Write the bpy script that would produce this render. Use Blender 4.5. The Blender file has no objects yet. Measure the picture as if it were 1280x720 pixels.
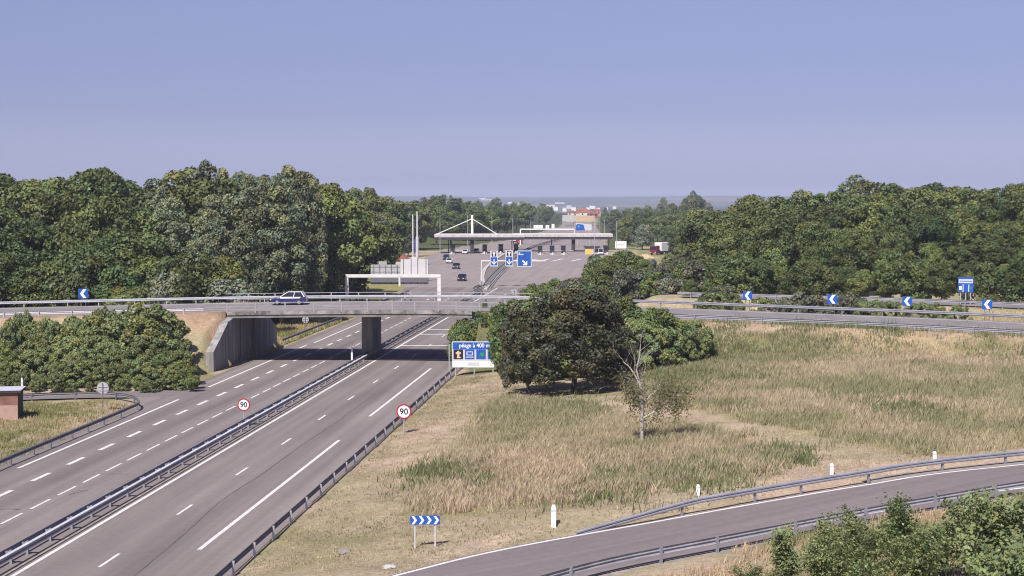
import bpy, bmesh, math, random
import numpy as np
from mathutils import Vector, Matrix

SC = bpy.context.scene
COL = SC.collection
rnd = random.Random(7)
RNG = np.random.default_rng(11)

# ------------------------------------------------------------------ camera, world, sun, exposure
CAM_H = 18.0
FPX = 2000.0                      # focal length in pixels of a 1280 px wide frame
TILT = math.atan(112.0 / FPX)
cam_data = bpy.data.cameras.new("camera")
cam = bpy.data.objects.new("camera", cam_data)
COL.objects.link(cam)
cam.location = (0, 0, CAM_H)
cam.rotation_euler = (math.pi / 2 - TILT, 0, 0)
cam_data.sensor_width = 36.0
cam_data.lens = 36.0 * FPX / 1280.0
cam_data.clip_start = 0.5
cam_data.clip_end = 60000.0
SC.camera = cam

SUN_EL = math.radians(50)
SUN_DIR = Vector((-0.36, -0.93, 0)).normalized()        # horizontal direction towards the sun (behind, left)
world = bpy.data.worlds.new("World")
SC.world = world
world.use_nodes = True
wn = world.node_tree
wn.nodes.clear()
sky = wn.nodes.new("ShaderNodeTexSky")
sky.sky_type = 'NISHITA'
sky.sun_disc = False
sky.sun_elevation = SUN_EL
sky.sun_rotation = math.atan2(SUN_DIR.x, SUN_DIR.y)
sky.altitude = 100
sky.air_density = 1.0
sky.dust_density = 1.2
sky.ozone_density = 3.0
tint = wn.nodes.new("ShaderNodeMix")
tint.data_type = 'RGBA'
tint.blend_type = 'MULTIPLY'
tint.inputs[0].default_value = 1.0
# summer haze: the sky turns lavender and even towards the horizon
wtc = wn.nodes.new("ShaderNodeTexCoord")
wsep = wn.nodes.new("ShaderNodeSeparateXYZ")
wmr = wn.nodes.new("ShaderNodeMapRange")
wmr.inputs['From Min'].default_value = -0.01
wmr.inputs['From Max'].default_value = 0.125
wtint = wn.nodes.new("ShaderNodeValToRGB")
_stops = ((0.0, (0.580, 0.588, 0.98)), (0.196, (0.580, 0.588, 0.98)), (0.474, (0.462, 0.422, 0.675)), (0.696, (0.483, 0.409, 0.618)), (0.956, (0.542, 0.437, 0.600)))
while len(wtint.color_ramp.elements) < len(_stops):
    wtint.color_ramp.elements.new(0.5)
for _e, (_p, _c) in zip(wtint.color_ramp.elements, _stops):
    _e.position = _p
    _e.color = (*_c, 1)
wn.links.new(wtc.outputs['Generated'], wsep.inputs[0])
wn.links.new(wsep.outputs['Z'], wmr.inputs['Value'])
wn.links.new(wmr.outputs[0], wtint.inputs[0])
bg = wn.nodes.new("ShaderNodeBackground")
bg.inputs['Strength'].default_value = 0.114
wo = wn.nodes.new("ShaderNodeOutputWorld")
wn.links.new(sky.outputs[0], tint.inputs[6])
wn.links.new(wtint.outputs[0], tint.inputs[7])
wn.links.new(tint.outputs[2], bg.inputs[0])
wn.links.new(bg.outputs[0], wo.inputs[0])

sun_data = bpy.data.lights.new("sun", 'SUN')
sun_data.energy = 4.7
sun_data.angle = math.radians(0.5)
sun_data.color = (1.0, 0.95, 0.89)
sun = bpy.data.objects.new("sun", sun_data)
COL.objects.link(sun)
to_sun = Vector((SUN_DIR.x * math.cos(SUN_EL), SUN_DIR.y * math.cos(SUN_EL), math.sin(SUN_EL)))
sun.rotation_euler = to_sun.to_track_quat('Z', 'Y').to_euler()

vs = SC.view_settings
vs.view_transform = 'Standard'
vs.look = 'None'
vs.exposure = 0.55
vs.gamma = 1.0
vs.use_curve_mapping = False
SC.cycles.max_bounces = 6
SC.cycles.diffuse_bounces = 3
SC.cycles.transparent_max_bounces = 6
SC.cycles.volume_bounces = 0
SC.cycles.filter_width = 1.1

# ------------------------------------------------------------------ helpers: objects and tags
def thing(name, label, cat, loc=(0, 0, 0), rz=0.0, group=None):
    o = bpy.data.objects.new(name, None)
    COL.objects.link(o)
    o.location = loc
    o.rotation_euler = (0, 0, rz)
    o.empty_display_size = 0.2
    o['label'] = label
    o['category'] = cat
    if group:
        o['group'] = group
    return o

def tag(o, label, cat, group=None):
    o['label'] = label
    o['category'] = cat
    if group:
        o['group'] = group
    return o

def structure(o):
    o['kind'] = 'structure'
    return o

def stuff(o, label, cat):
    o['kind'] = 'stuff'
    o['label'] = label
    o['category'] = cat
    return o

def dup(o, parent):
    c = o.copy()
    COL.objects.link(c)
    c.parent = parent
    return c

def copy_tree(root, loc, rz, label, group=None, scale=1.0):
    r = root.copy()
    COL.objects.link(r)
    r.location = loc
    r.rotation_euler = (0, 0, rz)
    r.scale = (scale,) * 3
    r['label'] = label
    if group:
        r['group'] = group
    for ch in list(root.children):
        c = dup(ch, r)
        for g in list(ch.children):
            dup(g, c)
    return r

class MB:
    """collects shapes for one mesh"""
    def __init__(self):
        self.v = []; self.f = []; self.m = []
    def add(self, vs, fs, mi=0):
        n = len(self.v)
        self.v += [tuple(p) for p in vs]
        self.f += [tuple(i + n for i in q) for q in fs]
        self.m += [mi] * len(fs)
        return self
    def box(self, c, s, rz=0.0, mi=0, taper=1.0):
        cx, cy, cz = c; hx, hy, hz = s[0] / 2, s[1] / 2, s[2] / 2
        co, si = math.cos(rz), math.sin(rz)
        vs = []
        for z, t in ((-hz, 1.0), (hz, taper)):
            for x, y in ((-hx, -hy), (hx, -hy), (hx, hy), (-hx, hy)):
                x *= t; y *= t
                vs.append((cx + x * co - y * si, cy + x * si + y * co, cz + z))
        return self.add(vs, [(3, 2, 1, 0), (4, 5, 6, 7), (0, 1, 5, 4), (1, 2, 6, 5), (2, 3, 7, 6), (3, 0, 4, 7)], mi)
    def tube(self, p0, p1, r0, r1=None, n=8, mi=0):
        r1 = r0 if r1 is None else r1
        p0 = Vector(p0); p1 = Vector(p1)
        d = (p1 - p0)
        if d.length < 1e-6:
            return self
        d.normalize()
        a = d.orthogonal().normalized(); b = d.cross(a)
        vs = []
        for p, r in ((p0, r0), (p1, r1)):
            for i in range(n):
                t = 2 * math.pi * i / n
                vs.append(p + (a * math.cos(t) + b * math.sin(t)) * r)
        fs = [(i, (i + 1) % n, n + (i + 1) % n, n + i) for i in range(n)]
        fs += [tuple(reversed(range(n))), tuple(range(n, 2 * n))]
        return self.add(vs, fs, mi)
    def prism_y(self, poly, y0, y1, mi=0):
        """poly in the XZ plane (counter-clockwise seen from -Y), extruded from y0 to y1"""
        n = len(poly)
        vs = [(x, y0, z) for x, z in poly] + [(x, y1, z) for x, z in poly]
        fs = [tuple(range(n)), tuple(reversed(range(n, 2 * n)))]
        fs += [((i + 1) % n, i, n + i, n + (i + 1) % n) for i in range(n)]
        return self.add(vs, fs, mi)
    def sweep(self, path, prof, mi=0, caps=True):
        """path: list of (point, side vector); prof: closed list of (offset, height)"""
        n = len(prof); vs = []; fs = []
        for p, sd in path:
            for o, h in prof:
                vs.append((p[0] + sd[0] * o, p[1] + sd[1] * o, p[2] + h))
        for k in range(len(path) - 1):
            for i in range(n):
                j = (i + 1) % n
                fs.append((k * n + i, k * n + j, (k + 1) * n + j, (k + 1) * n + i))
        if caps:
            fs.append(tuple(reversed(range(n))))
            fs.append(tuple(range((len(path) - 1) * n, len(path) * n)))
        return self.add(vs, fs, mi)
    def build(self, name, mats, parent=None, loc=(0, 0, 0), smooth=False, bevel=0.0):
        me = bpy.data.meshes.new(name)
        me.from_pydata(self.v, [], self.f)
        if not isinstance(mats, (list, tuple)):
            mats = [mats]
        for m in mats:
            me.materials.append(m)
        if len(mats) > 1:
            me.polygons.foreach_set('material_index', self.m)
        bm = bmesh.new(); bm.from_mesh(me)
        bmesh.ops.recalc_face_normals(bm, faces=bm.faces)
        if bevel > 0:
            bmesh.ops.bevel(bm, geom=list(bm.edges), offset=bevel, segments=2, affect='EDGES', clamp_overlap=True)
        bm.to_mesh(me); bm.free()
        if smooth:
            me.polygons.foreach_set('use_smooth', [True] * len(me.polygons))
        me.update()
        o = bpy.data.objects.new(name, me)
        COL.objects.link(o)
        o.location = loc
        if parent:
            o.parent = parent
        return o

def fast_mesh(name, V, F, mat, tone=None, smooth=False, attr='tone'):
    """V (n,3) and F (m,k) numpy arrays -> mesh data; tone: one RGB per vertex"""
    me = bpy.data.meshes.new(name)
    V = np.asarray(V, dtype=np.float32); F = np.asarray(F, dtype=np.int32)
    me.vertices.add(len(V)); me.vertices.foreach_set('co', V.ravel())
    m, k = F.shape
    me.loops.add(m * k); me.loops.foreach_set('vertex_index', F.ravel())
    me.polygons.add(m)
    me.polygons.foreach_set('loop_start', np.arange(0, m * k, k, dtype=np.int32))
    me.polygons.foreach_set('loop_total', np.full(m, k, dtype=np.int32))
    if smooth:
        me.polygons.foreach_set('use_smooth', np.ones(m, dtype=bool))
    if tone is not None:
        ca = me.color_attributes.new(attr, 'FLOAT_COLOR', 'POINT')
        rgba = np.ones((len(V), 4), dtype=np.float32)
        rgba[:, :3] = tone
        ca.data.foreach_set('color', rgba.ravel())
    me.materials.append(mat)
    me.update(calc_edges=True)
    me.validate()
    return me

def link(name, me, parent=None, loc=(0, 0, 0)):
    o = bpy.data.objects.new(name, me)
    COL.objects.link(o)
    o.location = loc
    if parent:
        o.parent = parent
    return o

# ------------------------------------------------------------------ materials
def mat_simple(name, col, rough=0.6, metal=0.0, spec=0.4, noise=0.0, nscale=6.0, coat=0.0):
    m = bpy.data.materials.new(name)
    m.use_nodes = True
    nt = m.node_tree
    b = nt.nodes['Principled BSDF']
    b.inputs['Roughness'].default_value = rough
    b.inputs['Metallic'].default_value = metal
    b.inputs['Specular IOR Level'].default_value = spec
    b.inputs['Coat Weight'].default_value = coat
    b.inputs['Base Color'].default_value = (*col, 1)
    if noise > 0:
        tc = nt.nodes.new('ShaderNodeTexCoord')
        n = nt.nodes.new('ShaderNodeTexNoise')
        n.inputs['Scale'].default_value = nscale
        n.inputs['Detail'].default_value = 6
        n.inputs['Roughness'].default_value = 0.65
        r = nt.nodes.new('ShaderNodeMapRange')
        r.inputs['From Min'].default_value = 0.3
        r.inputs['From Max'].default_value = 0.7
        r.inputs['To Min'].default_value = 1 - noise
        r.inputs['To Max'].default_value = 1 + noise
        mx = nt.nodes.new('ShaderNodeMix'); mx.data_type = 'RGBA'; mx.blend_type = 'MULTIPLY'
        mx.inputs[0].default_value = 1.0
        mx.inputs[6].default_value = (*col, 1)
        nt.links.new(tc.outputs['Object'], n.inputs['Vector'])
        nt.links.new(n.outputs['Fac'], r.inputs['Value'])
        nt.links.new(r.outputs[0], mx.inputs[7])
        nt.links.new(mx.outputs[2], b.inputs['Base Color'])
    return m

def mat_asphalt(name, col, dirx=0.085, streak=0.20, crack=True, tracks=()):
    """worn asphalt: lengthwise streaks (wheel tracks), patches, fine grain and a few sealed cracks"""
    m = bpy.data.materials.new(name)
    m.use_nodes = True
    nt = m.node_tree; N = nt.nodes; L = nt.links
    b = N['Principled BSDF']
    b.inputs['Roughness'].default_value = 0.85
    b.inputs['Specular IOR Level'].default_value = 0.25
    geo = N.new('ShaderNodeNewGeometry')
    sep = N.new('ShaderNodeSeparateXYZ')
    L.new(geo.outputs['Position'], sep.inputs[0])
    # across = x - dirx*y, along = y
    mul = N.new('ShaderNodeMath'); mul.operation = 'MULTIPLY'; mul.inputs[1].default_value = -dirx
    L.new(sep.outputs['Y'], mul.inputs[0])
    ac = N.new('ShaderNodeMath'); ac.operation = 'ADD'
    L.new(sep.outputs['X'], ac.inputs[0]); L.new(mul.outputs[0], ac.inputs[1])
    def comb(sx, sy):
        a = N.new('ShaderNodeMath'); a.operation = 'MULTIPLY'; a.inputs[1].default_value = sx
        c = N.new('ShaderNodeMath'); c.operation = 'MULTIPLY'; c.inputs[1].default_value = sy
        L.new(ac.outputs[0], a.inputs[0]); L.new(sep.outputs['Y'], c.inputs[0])
        o = N.new('ShaderNodeCombineXYZ')
        L.new(a.outputs[0], o.inputs['X']); L.new(c.outputs[0], o.inputs['Y'])
        return o
    def noise(vec, scale, detail, lo, hi, tmin, tmax):
        n = N.new('ShaderNodeTexNoise'); n.inputs['Scale'].default_value = scale; n.inputs['Detail'].default_value = detail
        L.new(vec, n.inputs['Vector'])
        r = N.new('ShaderNodeMapRange')
        r.inputs['From Min'].default_value = lo; r.inputs['From Max'].default_value = hi
        r.inputs['To Min'].default_value = tmin; r.inputs['To Max'].default_value = tmax
        L.new(n.outputs['Fac'], r.inputs['Value'])
        return r.outputs[0]
    f1 = noise(comb(0.9, 0.012).outputs[0], 1.0, 3, 0.3, 0.7, 1 - streak, 1 + streak)
    f2 = noise(comb(0.25, 0.07).outputs[0], 1.0, 5, 0.3, 0.7, 0.90, 1.10)
    f3 = noise(geo.outputs['Position'], 2.2, 6, 0.25, 0.75, 0.92, 1.08)
    f4 = noise(geo.outputs['Position'], 22.0, 3, 0.25, 0.75, 0.90, 1.10)
    cur = None
    for f in (f1, f2, f3, f4):
        if cur is None:
            cur = f
        else:
            mm = N.new('ShaderNodeMath'); mm.operation = 'MULTIPLY'
            L.new(cur, mm.inputs[0]); L.new(f, mm.inputs[1]); cur = mm.outputs[0]
    for cx, amp in tracks:
        d = N.new('ShaderNodeMath'); d.operation = 'SUBTRACT'; d.inputs[1].default_value = cx; L.new(ac.outputs[0], d.inputs[0])
        q = N.new('ShaderNodeMath'); q.operation = 'MULTIPLY'; L.new(d.outputs[0], q.inputs[0]); L.new(d.outputs[0], q.inputs[1])
        e = N.new('ShaderNodeMath'); e.operation = 'MULTIPLY'; e.inputs[1].default_value = -1.1; L.new(q.outputs[0], e.inputs[0])
        x = N.new('ShaderNodeMath'); x.operation = 'EXPONENT'; L.new(e.outputs[0], x.inputs[0])
        y = N.new('ShaderNodeMath'); y.operation = 'MULTIPLY_ADD'; y.inputs[1].default_value = -amp; y.inputs[2].default_value = 1.0; L.new(x.outputs[0], y.inputs[0])
        mm = N.new('ShaderNodeMath'); mm.operation = 'MULTIPLY'; L.new(cur, mm.inputs[0]); L.new(y.outputs[0], mm.inputs[1]); cur = mm.outputs[0]
    if crack:
        # sealed cracks: thin wandering lines where a stretched noise crosses its middle value
        n = N.new('ShaderNodeTexNoise'); n.inputs['Scale'].default_value = 1.0; n.inputs['Detail'].default_value = 3
        L.new(comb(0.07, 0.005).outputs[0], n.inputs['Vector'])
        s = N.new('ShaderNodeMath'); s.operation = 'SUBTRACT'; s.inputs[1].default_value = 0.5
        L.new(n.outputs['Fac'], s.inputs[0])
        a = N.new('ShaderNodeMath'); a.operation = 'ABSOLUTE'; L.new(s.outputs[0], a.inputs[0])
        r = N.new('ShaderNodeMapRange'); r.inputs['From Min'].default_value = 0.0008; r.inputs['From Max'].default_value = 0.0030
        r.inputs['To Min'].default_value = 0.66; r.inputs['To Max'].default_value = 1.0
        L.new(a.outputs[0], r.inputs['Value'])
        mm = N.new('ShaderNodeMath'); mm.operation = 'MULTIPLY'
        L.new(cur, mm.inputs[0]); L.new(r.outputs[0], mm.inputs[1]); cur = mm.outputs[0]
    mx = N.new('ShaderNodeMix'); mx.data_type = 'RGBA'; mx.blend_type = 'MULTIPLY'
    mx.inputs[0].default_value = 1.0
    mx.inputs[6].default_value = (*col, 1)
    L.new(cur, mx.inputs[7])
    L.new(mx.outputs[2], b.inputs['Base Color'])
    return m

def mat_ground():
    m = bpy.data.materials.new('ground_cover')
    m.use_nodes = True
    nt = m.node_tree; N = nt.nodes; L = nt.links
    b = N['Principled BSDF']
    b.inputs['Roughness'].default_value = 0.95
    b.inputs['Specular IOR Level'].default_value = 0.1
    at = N.new('ShaderNodeVertexColor'); at.layer_name = 'tone'
    geo = N.new('ShaderNodeNewGeometry')
    def noise(scale, det, lo, hi, tmin, tmax, rough=0.6):
        n = N.new('ShaderNodeTexNoise'); n.inputs['Scale'].default_value = scale; n.inputs['Detail'].default_value = det
        n.inputs['Roughness'].default_value = rough
        L.new(geo.outputs['Position'], n.inputs['Vector'])
        r = N.new('ShaderNodeMapRange'); r.inputs['From Min'].default_value = lo; r.inputs['From Max'].default_value = hi
        r.inputs['To Min'].default_value = tmin; r.inputs['To Max'].default_value = tmax
        L.new(n.outputs['Fac'], r.inputs['Value'])
        return r.outputs[0]
    a = noise(0.35, 6, 0.3, 0.7, 0.78, 1.2)
    c = noise(3.5, 6, 0.25, 0.75, 0.6, 1.4, 0.75)
    g = noise(0.12, 5, 0.45, 0.62, 0.0, 0.45)
    mm = N.new('ShaderNodeMath'); mm.operation = 'MULTIPLY'
    L.new(a, mm.inputs[0]); L.new(c, mm.inputs[1])
    gm = N.new('ShaderNodeMix'); gm.data_type = 'RGBA'; gm.blend_type = 'MULTIPLY'
    L.new(g, gm.inputs[0]); L.new(at.outputs['Color'], gm.inputs[6])
    gm.inputs[7].default_value = (0.72, 0.86, 0.62, 1)
    mx = N.new('ShaderNodeMix'); mx.data_type = 'RGBA'; mx.blend_type = 'MULTIPLY'; mx.inputs[0].default_value = 1
    L.new(gm.outputs[2], mx.inputs[6]); L.new(mm.outputs[0], mx.inputs[7])
    L.new(mx.outputs[2], b.inputs['Base Color'])
    bp = N.new('ShaderNodeBump'); bp.inputs['Strength'].default_value = 0.6; bp.inputs['Distance'].default_value = 0.25
    L.new(c, bp.inputs['Height']); L.new(bp.outputs[0], b.inputs['Normal'])
    return m

def mat_leaf(name, col, var=0.25, trans=0.3, huevar=0.03):
    m = bpy.data.materials.new(name)
    m.use_nodes = True
    nt = m.node_tree; N = nt.nodes; L = nt.links
    b = N['Principled BSDF']
    b.inputs['Roughness'].default_value = 0.55
    b.inputs['Specular IOR Level'].default_value = 0.3
    at = N.new('ShaderNodeVertexColor'); at.layer_name = 'tone'
    oi = N.new('ShaderNodeObjectInfo')
    mx = N.new('ShaderNodeMix'); mx.data_type = 'RGBA'; mx.blend_type = 'MULTIPLY'; mx.inputs[0].default_value = 1
    mx.inputs[6].default_value = (*col, 1)
    L.new(at.outputs['Color'], mx.inputs[7])
    r1 = N.new('ShaderNodeMapRange'); r1.inputs['To Min'].default_value = 0.5 - huevar * 0.5; r1.inputs['To Max'].default_value = 0.5 + huevar * 0.8
    r2 = N.new('ShaderNodeMapRange'); r2.inputs['To Min'].default_value = 1 - var; r2.inputs['To Max'].default_value = 1 + var
    L.new(oi.outputs['Random'], r1.inputs['Value'])
    ml = N.new('ShaderNodeMath'); ml.operation = 'MULTIPLY'; ml.inputs[1].default_value = 7.31
    fr = N.new('ShaderNodeMath'); fr.operation = 'FRACT'
    L.new(oi.outputs['Random'], ml.inputs[0]); L.new(ml.outputs[0], fr.inputs[0]); L.new(fr.outputs[0], r2.inputs['Value'])
    h = N.new('ShaderNodeHueSaturation')
    L.new(r1.outputs[0], h.inputs['Hue']); L.new(r2.outputs[0], h.inputs['Value']); L.new(mx.outputs[2], h.inputs['Color'])
    L.new(h.outputs[0], b.inputs['Base Color'])
    if trans > 0:
        t = N.new('ShaderNodeBsdfTranslucent'); L.new(h.outputs[0], t.inputs['Color'])
        ms = N.new('ShaderNodeMixShader'); ms.inputs[0].default_value = trans
        L.new(b.outputs[0], ms.inputs[1]); L.new(t.outputs[0], ms.inputs[2])
        L.new(ms.outputs[0], N['Material Output'].inputs['Surface'])
    return m

ASPHALT = mat_asphalt('motorway_asphalt', (0.188, 0.162, 0.155), crack=False, tracks=((-24.85, .20), (-37.5, .20), (-28.5, .10), (-33.9, .08), (-40.6, .10)))
ASPHALT_PLAZA = mat_asphalt('plaza_asphalt', (0.235, 0.203, 0.193), streak=0.08, crack=False)
ASPHALT_RAMP = mat_asphalt('ramp_asphalt', (0.166, 0.143, 0.142), dirx=1.6, streak=0.09, crack=False)
ASPHALT_DECK = mat_asphalt('overpass_asphalt', (0.19, 0.175, 0.175), dirx=0.0, streak=0.08, crack=False)
RAILING = mat_simple('railing_steel', (0.30, 0.29, 0.295), 0.6, 0.1, noise=0.15, nscale=1)
def mat_streak(name, lo, hi, sc=(1.6, 1.6, 0.16), p0=0.3, p1=0.7):
    """weathered concrete with run-down streaks"""
    m = bpy.data.materials.new(name); m.use_nodes = True
    nt = m.node_tree; b = nt.nodes['Principled BSDF']; b.inputs['Roughness'].default_value = 0.9
    g = nt.nodes.new('ShaderNodeNewGeometry'); mp = nt.nodes.new('ShaderNodeMapping'); mp.inputs['Scale'].default_value = sc
    n = nt.nodes.new('ShaderNodeTexNoise'); n.inputs['Scale'].default_value = 1.0; n.inputs['Detail'].default_value = 8; n.inputs['Roughness'].default_value = 0.72
    r = nt.nodes.new('ShaderNodeValToRGB')
    r.color_ramp.elements[0].position = p0; r.color_ramp.elements[0].color = (*lo, 1)
    r.color_ramp.elements[1].position = p1; r.color_ramp.elements[1].color = (*hi, 1)
    nt.links.new(g.outputs['Position'], mp.inputs[0]); nt.links.new(mp.outputs[0], n.inputs['Vector'])
    nt.links.new(n.outputs['Fac'], r.inputs[0]); nt.links.new(r.outputs[0], b.inputs['Base Color'])
    return m
DIRTY_CONC = mat_streak('dirty_concrete', (0.05, 0.046, 0.042), (0.30, 0.28, 0.26), (0.9, 0.9, 0.5), .36, .62)
DECK_CONC = mat_streak('deck_concrete', (0.09, 0.085, 0.08), (0.27, 0.25, 0.23), (0.7, 0.7, 0.3))
PAINT = mat_simple('road_paint', (0.58, 0.56, 0.55), 0.7, noise=0.18, nscale=1.5)
GROUND = mat_ground()
GRAVEL = mat_simple('gravel', (0.24, 0.21, 0.18), 0.95, noise=0.35, nscale=2.0)
CONC = mat_simple('concrete', (0.27, 0.25, 0.23), 0.9, noise=0.3, nscale=0.9)
CONC_L = mat_simple('pale_concrete', (0.40, 0.38, 0.36), 0.9, noise=0.2, nscale=0.8)
STEEL = mat_simple('galvanised_steel', (0.44, 0.44, 0.47), 0.5, 0.3, noise=0.15, nscale=1.2)
STEEL_M = mat_simple('dull_steel', (0.27, 0.27, 0.31), 0.55, 0.3, noise=0.2, nscale=1.0)
STEEL_D = mat_simple('weathered_steel', (0.17, 0.165, 0.18), 0.6, 0.3, noise=0.25, nscale=1.0)
WHITE = mat_simple('white_paint', (0.72, 0.71, 0.70), 0.5, noise=0.08, nscale=2)
OFFWHITE = mat_simple('offwhite_paint', (0.60, 0.58, 0.56), 0.55, noise=0.12, nscale=0.7)
GREY_P = mat_simple('grey_panel', (0.33, 0.33, 0.34), 0.6, noise=0.1, nscale=1)
LIGHTGREY = mat_simple('light_grey_panel', (0.50, 0.49, 0.50), 0.6, noise=0.08, nscale=1)
BLUE = mat_simple('sign_blue', (0.012, 0.085, 0.36), 0.45, noise=0.08, nscale=3)
DARKBLUE = mat_simple('dark_blue', (0.012, 0.025, 0.12), 0.5, noise=0.1, nscale=3)
SIGN_BLACK = mat_simple('sign_black', (0.010, 0.012, 0.03), 0.5)
RED = mat_simple('sign_red', (0.33, 0.022, 0.045), 0.5)
RED_D = mat_simple('dark_red', (0.16, 0.02, 0.03), 0.5, noise=0.1)
GREEN_S = mat_simple('sign_green', (0.03, 0.22, 0.08), 0.5)
ORANGE = mat_simple('pale_orange', (0.65, 0.42, 0.30), 0.6)
YELLOW = mat_simple('yellow_paint', (0.62, 0.44, 0.08), 0.6, noise=0.1)
BLACK = mat_simple('black_rubber', (0.015, 0.015, 0.017), 0.8)
DARK = mat_simple('dark_cladding', (0.035, 0.032, 0.035), 0.7, noise=0.15, nscale=1)
GLASS = mat_simple('dark_glass', (0.012, 0.014, 0.02), 0.08, 0.0, 0.8)
NAVY = mat_simple('navy_car_paint', (0.018, 0.02, 0.11), 0.25, 0.2, 0.6, coat=1.0)
WHITE_CAR = mat_simple('white_car_paint', (0.75, 0.75, 0.77), 0.3, 0.0, 0.5, coat=0.6)
GREY_CAR = mat_simple('grey_car_paint', (0.10, 0.10, 0.11), 0.3, 0.3, 0.5, coat=0.6)
BLACK_CAR = mat_simple('black_car_paint', (0.02, 0.02, 0.022), 0.3, 0.2, 0.5, coat=0.6)
CHROME = mat_simple('alloy', (0.5, 0.5, 0.52), 0.35, 0.8)
LAMP_W = mat_simple('headlight_lens', (0.75, 0.75, 0.78), 0.15, 0.3)
LAMP_R = mat_simple('tail_light_lens', (0.35, 0.02, 0.02), 0.25)
FASCIA = mat_simple('canopy_fascia', (0.44, 0.41, 0.40), 0.6, noise=0.2, nscale=0.5)
BARK = mat_simple('bark', (0.085, 0.07, 0.055), 0.95, noise=0.35, nscale=3)
DEADWOOD = mat_simple('bleached_wood', (0.36, 0.32, 0.28), 0.9, noise=0.3, nscale=3)
RUST = mat_simple('rusty_cladding', (0.20, 0.10, 0.075), 0.85, noise=0.25, nscale=1.2)
TAN = mat_simple('pinkish_render', (0.38, 0.25, 0.205), 0.9, noise=0.12, nscale=1.5)
ROOF_GREY = mat_simple('grey_roof_sheet', (0.46, 0.46, 0.52), 0.5, noise=0.12, nscale=1.0)
ROOF_RED = mat_simple('red_roof_tile', (0.30, 0.12, 0.085), 0.9, noise=0.2, nscale=0.6)
CREAM = mat_simple('cream_render', (0.50, 0.44, 0.37), 0.9, noise=0.1, nscale=0.5)
OCHRE = mat_simple('ochre_concrete', (0.46, 0.36, 0.22), 0.9, noise=0.12, nscale=0.3)
SOIL = mat_simple('bare_soil', (0.44, 0.32, 0.20), 0.95, noise=0.25, nscale=0.6)

# ------------------------------------------------------------------ the lie of the land
_ca, _sa = math.cos(TILT), math.sin(TILT)
def ray(px, py):
    """direction from the mast the photograph was taken from, for a point of its 1280 x 720 frame"""
    u, v = (px - 640) / FPX, (360 - py) / FPX
    return np.array([u, _ca + v * _sa, -_sa + v * _ca])

def P(px, py, z=0.0):
    d = ray(px, py)
    t = (z - CAM_H) / d[2]
    return (d[0] * t, d[1] * t, z)

def PD(px, py, Y):
    d = ray(px, py)
    t = Y / d[1]
    return (d[0] * t, Y, CAM_H + d[2] * t)

YL = [0, 150, 200, 250, 300, 340, 400, 500, 560, 700, 1000, 1500, 2600]
VL = [-44.5, -31.75, -27.5, -23.2, -20.6, -22.8, -24.4, -26.5, -24, 0, 30, 55, 115]
YR = [0, 60, 150, 250, 320, 400, 500, 560, 700, 1000, 1500, 2600]
VR = [-19.5, -14.4, -6.75, 1.75, 12, 25, 31, 33, 41, 52, 80, 140]
def Lx(Y): return np.interp(Y, YL, VL)
def Rx(Y): return np.interp(Y, YR, VR)

def smooth(t):
    t = np.clip(t, 0, 1)
    return t * t * (3 - 2 * t)

def vnoise(x, y, seed=0):
    """value noise, numpy"""
    xi = np.floor(x).astype(np.int64); yi = np.floor(y).astype(np.int64)
    fx = x - xi; fy = y - yi
    fx = fx * fx * (3 - 2 * fx); fy = fy * fy * (3 - 2 * fy)
    def h(a, b):
        n = (a * 374761393 + b * 668265263 + seed * 144269) & 0x7fffffff
        n = ((n ^ (n >> 13)) * 1274126177) & 0x7fffffff
        return ((n ^ (n >> 16)) & 0xffff) / 65535.0
    return (h(xi, yi) * (1 - fx) * (1 - fy) + h(xi + 1, yi) * fx * (1 - fy) +
            h(xi, yi + 1) * (1 - fx) * fy + h(xi + 1, yi + 1) * fx * fy)

def fbm(x, y, seed=0, oct=4):
    s = 0; a = 0.5; t = 0
    for k in range(oct):
        s = s + a * vnoise(x * 2 ** k, y * 2 ** k, seed + k); t += a; a *= 0.5
    return s / t

def catmull(pts, step=1.0):
    pts = [np.array(p, dtype=float) for p in pts]
    ext = [2 * pts[0] - pts[1]] + pts + [2 * pts[-1] - pts[-2]]
    out = []
    for i in range(1, len(ext) - 2):
        p0, p1, p2, p3 = ext[i - 1:i + 3]
        n = max(2, int(np.linalg.norm(p2 - p1) / step))
        for k in range(n):
            t = k / n
            out.append(0.5 * ((2 * p1) + (-p0 + p2) * t + (2 * p0 - 5 * p1 + 4 * p2 - p3) * t * t + (-p0 + 3 * p1 - 3 * p2 + p3) * t ** 3))
    out.append(pts[-1])
    return np.array(out)

OVER = catmull([(-150, 176, 3.2), (-110, 178.5, 4.1), (-57, 180, 5.15), (-30, 180.2, 5.72), (-8, 178.8, 5.95), (6, 174.2, 5.9), (21, 166.8, 5.8),
                (48, 151.2, 5.65), (75, 128, 5.3), (92, 100, 4.9)], 1.0)
RAMP = catmull([(-22, 48, 0.5), (-12, 60, 0.8), (-3.5, 68.3, 1.2), (1.5, 73.0, 1.4), (8.8, 77.1, 1.85), (14.2, 79.8, 2.25), (20, 82.3, 2.7), (27, 84.9, 3.15),
                (45, 89.5, 3.8), (70, 92, 4.2)], 0.7)
ROAD2 = catmull([(24, 216, 4.9), (34, 210, 4.95), (48, 202, 5.0), (62, 192.5, 5.0), (85, 174, 5.0), (110, 150, 5.0)], 1.0)
ACC = catmull([P(-130, 497), P(-60, 498), P(0, 497), P(60, 495), P(120, 493.5), P(160, 493), P(205, 491.5), P(245, 488.5)], 1.0)

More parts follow.
